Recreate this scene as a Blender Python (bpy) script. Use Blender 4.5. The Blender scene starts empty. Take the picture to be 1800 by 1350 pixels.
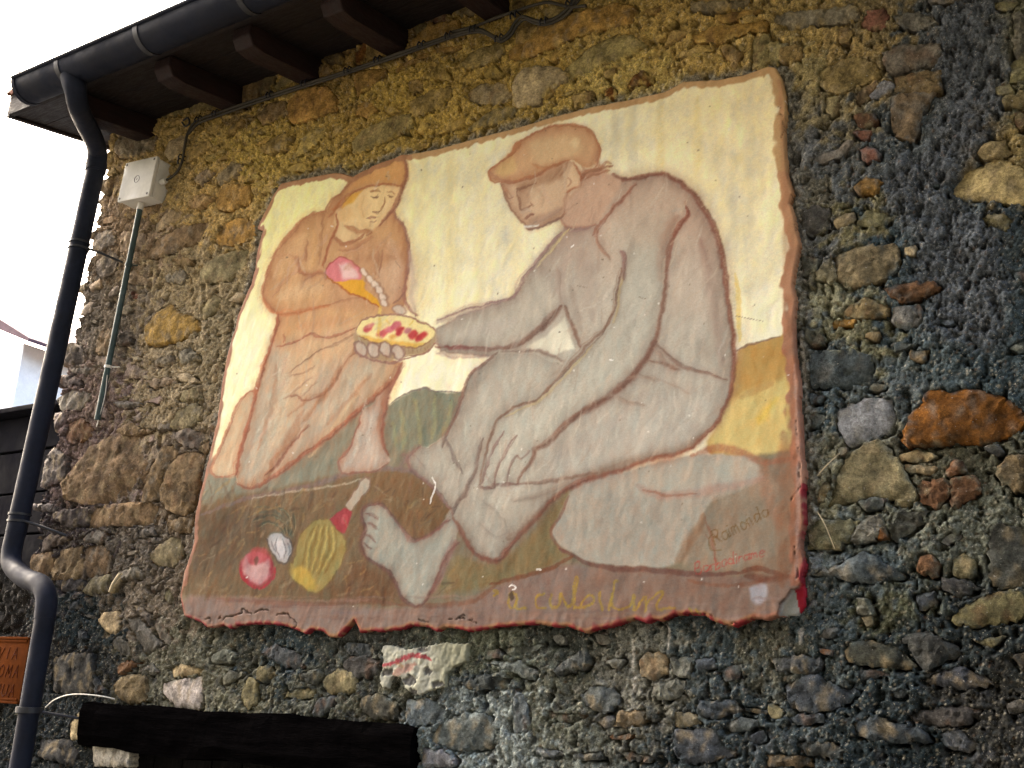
import bpy, bmesh, math, random
import numpy as np
from mathutils import Vector, Matrix

random.seed(7); np.random.seed(7)
SC = bpy.context.scene
COL = SC.collection

# ------------------------------------------------------------------ camera
# the wall face is the plane y = 0, x runs to the right along it, z is up.
CX, CY, FPX = 900.0, 675.0, 1794.058
DIST, EYE = 2.6, 1.6
AX = np.array([0.85635077, -0.11371215, -0.50371907])   # world axes in camera space (x right, y down, z forward)
AZ = np.array([0.51458241 * 0 + 0.0, 0.0, 0.0])
_V1 = np.array([1168 - CX, -5254. - CY, FPX]); AZ = _V1 / np.linalg.norm(_V1)
_V2 = np.array([-2150 - CX, 1080. - CY, FPX]); AX = -_V2 / np.linalg.norm(_V2)
AX = AX - AZ * AX.dot(AZ); AX /= np.linalg.norm(AX)
AY = -np.cross(AX, AZ)

cam_data = bpy.data.cameras.new('camera')
cam_data.sensor_width = 36.0
cam_data.lens = FPX / 1800 * 36.0
cam_data.clip_start = 0.05
cam_data.clip_end = 400
cam = bpy.data.objects.new('camera', cam_data)
COL.objects.link(cam)
R = Matrix(((AX[0], -AX[1], -AX[2]), (AY[0], -AY[1], -AY[2]), (AZ[0], -AZ[1], -AZ[2]))).to_4x4()
R.translation = Vector((0, -DIST, EYE))
cam.matrix_world = R
SC.camera = cam

# ------------------------------------------------------------------ light
SUN_EL, SUN_AZ = 38.0, 172.0      # azimuth of the sun, degrees anticlockwise from +x (seen from above)
world = bpy.data.worlds.new('World'); SC.world = world; world.use_nodes = True
wn = world.node_tree
for n in list(wn.nodes): wn.nodes.remove(n)
sky = wn.nodes.new('ShaderNodeTexSky'); sky.sky_type = 'NISHITA'; sky.sun_disc = False
sky.sun_elevation = math.radians(SUN_EL)
sky.sun_rotation = math.radians(90 - SUN_AZ)
sky.air_density = 1.0; sky.dust_density = 9.0; sky.ozone_density = 0.4
bg = wn.nodes.new('ShaderNodeBackground'); bg.inputs['Strength'].default_value = 0.15
wo = wn.nodes.new('ShaderNodeOutputWorld')
wn.links.new(sky.outputs[0], bg.inputs[0]); wn.links.new(bg.outputs[0], wo.inputs[0])
sun_data = bpy.data.lights.new('sun', 'SUN'); sun_data.energy = 1.5; sun_data.angle = math.radians(16)
sun_data.color = (1.0, 0.93, 0.82)
sun = bpy.data.objects.new('sun', sun_data); COL.objects.link(sun)
sd = Vector((math.cos(math.radians(SUN_AZ)) * math.cos(math.radians(SUN_EL)),
             math.sin(math.radians(SUN_AZ)) * math.cos(math.radians(SUN_EL)), math.sin(math.radians(SUN_EL))))
sun.rotation_euler = sd.to_track_quat('Z', 'Y').to_euler()
sun.location = (-6, -6, 8)
SC.view_settings.view_transform = 'Standard'
SC.view_settings.look = 'None'
SC.view_settings.gamma = 1.0
SC.view_settings.exposure = 3.08
SC.view_settings.use_curve_mapping = False

# ------------------------------------------------------------------ helpers
def wall(px, py, off=0.0):
    """point of the plane y = -off seen at a pixel of the 1800 x 1350 layout drawing"""
    r = np.array([px - CX, py - CY, FPX]); t = (DIST - off) / AY.dot(r); p = r * t
    return float(AX.dot(p)), float(AZ.dot(p) + EYE)
def wallv(px, py, off=0.0):
    a = wall(px, py, off); return Vector((a[0], -off, a[1]))
def project(X, Y, Z):
    X = np.asarray(X, float); Y = np.asarray(Y, float); Z = np.asarray(Z, float)
    a, b, c = X, Y + DIST, Z - EYE
    px = AX[0] * a + AY[0] * b + AZ[0] * c; py = AX[1] * a + AY[1] * b + AZ[1] * c; pz = AX[2] * a + AY[2] * b + AZ[2] * c
    return CX + FPX * px / pz, CY + FPX * py / pz

def lin(c):
    c = np.asarray(c, float) / 255.0
    return np.where(c <= 0.04045, c / 12.92, ((c + 0.055) / 1.055) ** 2.4)

def tag(o, label=None, cat=None, group=None, kind=None):
    if label: o['label'] = label
    if cat: o['category'] = cat
    if group: o['group'] = group
    if kind: o['kind'] = kind
    return o
def empty(name, loc=(0, 0, 0)):
    o = bpy.data.objects.new(name, None); COL.objects.link(o); o.location = loc; o.empty_display_size = .1
    return o
def link(name, me, mat, parent=None):
    o = bpy.data.objects.new(name, me); COL.objects.link(o)
    if mat and not me.materials: me.materials.append(mat)
    if parent:
        o.parent = parent
        pm = parent
        off = Vector((0, 0, 0))
        while pm: off += pm.location; pm = pm.parent
        o.location = -off
    return o
def from_bm(name, bm, mat, parent=None, smooth=True, angle=35):
    bmesh.ops.recalc_face_normals(bm, faces=bm.faces)
    me = bpy.data.meshes.new(name); bm.to_mesh(me); bm.free()
    if smooth:
        me.polygons.foreach_set('use_smooth', [True] * len(me.polygons))
        me.set_sharp_from_angle(angle=math.radians(angle))
    return link(name, me, mat, parent)
def add_box(bm, lo, hi, rot=None, piv=None, bevel=0):
    lo = Vector(lo); hi = Vector(hi); c = (lo + hi) / 2; s = hi - lo
    m = Matrix.Translation(c) @ Matrix.Diagonal((*s, 1))
    r = bmesh.ops.create_cube(bm, size=1, matrix=m)
    vs = r['verts']
    if bevel:
        es = {e for v in vs for e in v.link_edges}
        rr = bmesh.ops.bevel(bm, geom=list(es), offset=bevel, segments=2, affect='EDGES', profile=.6)
        vs = list({v for f in rr['faces'] for v in f.verts} | {v for v in vs if v.is_valid})
    if rot is not None:
        bmesh.ops.rotate(bm, verts=vs, cent=piv or c, matrix=rot)
    return vs
def spline(pts, n=8):
    """Catmull-Rom through the points"""
    P = [np.asarray(p, float) for p in pts]
    if len(P) < 3: return np.array([P[0] + (P[-1] - P[0]) * i / n for i in range(n + 1)])
    Q = [2 * P[0] - P[1]] + P + [2 * P[-1] - P[-2]]; out = []
    for i in range(1, len(Q) - 2):
        for k in range(n):
            t = k / n
            out.append(.5 * (2 * Q[i] + (Q[i + 1] - Q[i - 1]) * t + (2 * Q[i - 1] - 5 * Q[i] + 4 * Q[i + 1] - Q[i + 2]) * t * t
                             + (3 * Q[i] - Q[i - 1] - 3 * Q[i + 1] + Q[i + 2]) * t ** 3))
    out.append(P[-1]); return np.array(out)
def tube(bm, pts, rad, seg=14, caps=True, flat=1.0):
    pts = [Vector(p) for p in pts]; rings = []
    rad = rad if hasattr(rad, '__len__') else [rad] * len(pts)
    up = None
    for i, p in enumerate(pts):
        d = (pts[min(i + 1, len(pts) - 1)] - pts[max(i - 1, 0)]).normalized()
        if up is None:
            up = d.orthogonal().normalized()
        up = (up - d * up.dot(d)).normalized(); sd_ = d.cross(up)
        rings.append([bm.verts.new(p + (up * math.cos(2 * math.pi * k / seg) + sd_ * math.sin(2 * math.pi * k / seg) * flat) * rad[i]) for k in range(seg)])
    for a, b in zip(rings, rings[1:]):
        for k in range(seg):
            bm.faces.new((a[k], a[(k + 1) % seg], b[(k + 1) % seg], b[k]))
    if caps:
        bm.faces.new(rings[0]); bm.faces.new(rings[-1])

# ---- noise fields made once on a big periodic grid, sampled anywhere on the wall (3 mm spacing)
NS, NSTEP = 2048, 0.003
def field(seed, lo, hi, beta=1.0, ax=1.0, az=1.0, ang=0.0):
    """band limited noise, wavelengths lo..hi metres, ax/az stretch, ang tilt of the grain"""
    rs = np.random.RandomState(seed)
    F = np.fft.rfft2(rs.standard_normal((NS, NS)).astype(np.float32))
    fz = np.fft.fftfreq(NS, NSTEP)[:, None]; fx = np.fft.rfftfreq(NS, NSTEP)[None, :]
    ca, sa = math.cos(ang), math.sin(ang)
    gx = (fx * ca + fz * sa) * ax; gz = (-fx * sa + fz * ca) * az
    f = np.sqrt(gx ** 2 + gz ** 2) + 1e-9
    A = f ** (-beta) * (1 / (1 + (1 / (f * hi)) ** 4)) * np.exp(-(f * lo) ** 2)
    A[0, 0] = 0
    n = np.fft.irfft2(F * A, s=(NS, NS)).astype(np.float32)
    return n / n.std()
def sample(F, x, z):
    u = (np.asarray(x) / NSTEP) % NS; v = (np.asarray(z) / NSTEP) % NS
    i = np.floor(u).astype(int) % NS; j = np.floor(v).astype(int) % NS; a = u - np.floor(u); b = v - np.floor(v)
    i1 = (i + 1) % NS; j1 = (j + 1) % NS
    return F[j, i] * (1 - a) * (1 - b) + F[j, i1] * a * (1 - b) + F[j1, i] * (1 - a) * b + F[j1, i1] * a * b
N_low = field(1, .10, .8, 1.2, ax=.7)
N_mid = field(2, .03, .14, 1.0, ax=.6, az=1.1, ang=-.15)
N_hi = field(3, .009, .045, .7, ax=.8)
N_gr = field(4, .004, .016, .2)
N_slate = field(5, .005, .05, .6, ax=.28, az=1.1, ang=.22)
N_w1 = field(6, .02, .12, 1.2); N_w2 = field(7, .02, .12, 1.2)
N_brush = field(8, .003, .06, .6, ax=.22, az=.9, ang=1.25)
N_brv = field(9, .004, .08, .8, ax=1.0, az=.10)
N_brh = field(10, .003, .06, .6, ax=.15, az=1.0, ang=.15)
N_fine = field(11, .002, .010, .0)
N_slit = field(12, .010, .07, 1.0, ax=.30, az=1.0, ang=.10)

def sstep(a, b, x):
    t = np.clip((x - a) / (b - a), 0, 1); return t * t * (3 - 2 * t)

def seg_dist(px, py, a, b):
    ax_, ay_ = a; bx, by = b; dx, dy = bx - ax_, by - ay_; L = dx * dx + dy * dy + 1e-12
    t = np.clip(((px - ax_) * dx + (py - ay_) * dy) / L, 0, 1)
    return np.hypot(px - ax_ - t * dx, py - ay_ - t * dy), t
def poly_sdf(px, py, poly):
    """signed distance, positive inside"""
    d = np.full(px.shape, 1e9); ins = np.zeros(px.shape, bool); n = len(poly)
    for i in range(n):
        a = poly[i]; b = poly[(i + 1) % n]
        d = np.minimum(d, seg_dist(px, py, a, b)[0])
        if a[1] != b[1]:
            c = ((a[1] > py) != (b[1] > py)) & (px < (b[0] - a[0]) * (py - a[1]) / (b[1] - a[1]) + a[0])
            ins ^= c
    return np.where(ins, d, -d)

# ------------------------------------------------------------------ materials
def new_mat(name, rough=.85, spec=.25):
    m = bpy.data.materials.new(name); m.use_nodes = True; nt = m.node_tree
    b = nt.nodes['Principled BSDF']; b.inputs['Roughness'].default_value = rough
    b.inputs['Specular IOR Level'].default_value = spec
    return m, nt, b
def node(nt, t, **kw):
    n = nt.nodes.new(t)
    for k, v in kw.items():
        if k in n.inputs: n.inputs[k].default_value = v
        else: setattr(n, k, v)
    return n
def noise_ramp(nt, co, scale, detail, lo, hi, p0=.35, p1=.65, rough=.6):
    n = node(nt, 'ShaderNodeTexNoise', Scale=scale, Detail=detail, Roughness=rough); nt.links.new(co, n.inputs['Vector'])
    r = node(nt, 'ShaderNodeMapRange'); nt.links.new(n.outputs['Fac'], r.inputs['Value'])
    r.inputs['From Min'].default_value = p0; r.inputs['From Max'].default_value = p1
    r.inputs['To Min'].default_value = lo; r.inputs['To Max'].default_value = hi
    return r.outputs[0]
def mul_col(nt, col, facs):
    for f in facs:
        v = node(nt, 'ShaderNodeVectorMath', operation='SCALE'); nt.links.new(col, v.inputs[0]); nt.links.new(f, v.inputs['Scale']); col = v.outputs[0]
    return col
def attr_mat(name, scales=((45, .72, 1.3), (190, .75, 1.3)), bump=((90, 4, .004), (420, 2, .0015)), rough=.92, spec=.15, stretch=(1, 1, 1), speck=None):
    m, nt, b = new_mat(name, rough, spec)
    at = node(nt, 'ShaderNodeAttribute', attribute_name='Col')
    tc = node(nt, 'ShaderNodeTexCoord'); mp = node(nt, 'ShaderNodeMapping'); mp.inputs['Scale'].default_value = stretch
    g = node(nt, 'ShaderNodeNewGeometry')
    nt.links.new(g.outputs['Position'], mp.inputs['Vector']); co = mp.outputs[0]
    c = mul_col(nt, at.outputs['Color'], [noise_ramp(nt, co, s, 5, lo, hi) for s, lo, hi in scales])
    if speck:
        f = noise_ramp(nt, co, speck[0], 2, 0, 1, speck[1], speck[1] + .04)
        mx = node(nt, 'ShaderNodeMix', data_type='RGBA'); nt.links.new(f, mx.inputs['Factor'])
        nt.links.new(c, mx.inputs['A']); mx.inputs['B'].default_value = (*speck[2], 1); c = mx.outputs['Result']
    nt.links.new(c, b.inputs['Base Color'])
    prev = None
    for s, d, dist in bump:
        n = node(nt, 'ShaderNodeTexNoise', Scale=s, Detail=d, Roughness=.62); nt.links.new(co, n.inputs['Vector'])
        bp = node(nt, 'ShaderNodeBump', Strength=1.0, Distance=dist); nt.links.new(n.outputs['Fac'], bp.inputs['Height'])
        if prev: nt.links.new(prev, bp.inputs['Normal'])
        prev = bp.outputs[0]
    nt.links.new(prev, b.inputs['Normal'])
    return m
def plain_mat(name, col, rough=.6, spec=.3, var=.2, scale=12, bump=.001, bscale=60, metallic=0, stretch=(1, 1, 1)):
    m, nt, b = new_mat(name, rough, spec); b.inputs['Metallic'].default_value = metallic
    g = node(nt, 'ShaderNodeTexCoord'); mp = node(nt, 'ShaderNodeMapping'); mp.inputs['Scale'].default_value = stretch
    nt.links.new(g.outputs['Object'], mp.inputs['Vector']); co = mp.outputs[0]
    rgb = node(nt, 'ShaderNodeRGB'); rgb.outputs[0].default_value = (*col, 1)
    c = mul_col(nt, rgb.outputs[0], [noise_ramp(nt, co, scale, 5, 1 - var, 1 + var), noise_ramp(nt, co, scale * 7, 3, 1 - var * .5, 1 + var * .5)])
    nt.links.new(c, b.inputs['Base Color'])
    r = noise_ramp(nt, co, scale * 2, 3, max(rough - .12, .05), min(rough + .12, 1)); nt.links.new(r, b.inputs['Roughness'])
    if bump:
        n = node(nt, 'ShaderNodeTexNoise', Scale=bscale, Detail=4); nt.links.new(co, n.inputs['Vector'])
        bp = node(nt, 'ShaderNodeBump', Strength=1.0, Distance=bump); nt.links.new(n.outputs['Fac'], bp.inputs['Height']); nt.links.new(bp.outputs[0], b.inputs['Normal'])
    return m
def set_col(me, rgb):
    ca = me.color_attributes.new('Col', 'FLOAT_COLOR', 'POINT')
    a = np.ones((len(me.vertices), 4), np.float32); a[:, :3] = np.clip(rgb, 0.004, .95); ca.data.foreach_set('color', a.ravel())

M_mortar = attr_mat('mortar', scales=((38, .78, 1.22), (260, .6, 1.4)), bump=((140, 5, .006), (600, 3, .002)), speck=(240, .66, (.42, .40, .34)))
M_stone = attr_mat('stone_surface', scales=((22, .72, 1.28), (110, .68, 1.32), (420, .72, 1.28)), bump=((55, 7, .009), (260, 5, .004)), speck=(130, .70, (.30, .29, .26)))
M_plaster = attr_mat('painted_plaster', scales=((300, .93, 1.07),), bump=((26, 3, .0003), (420, 3, .0004)), rough=.8, spec=.2)

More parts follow.
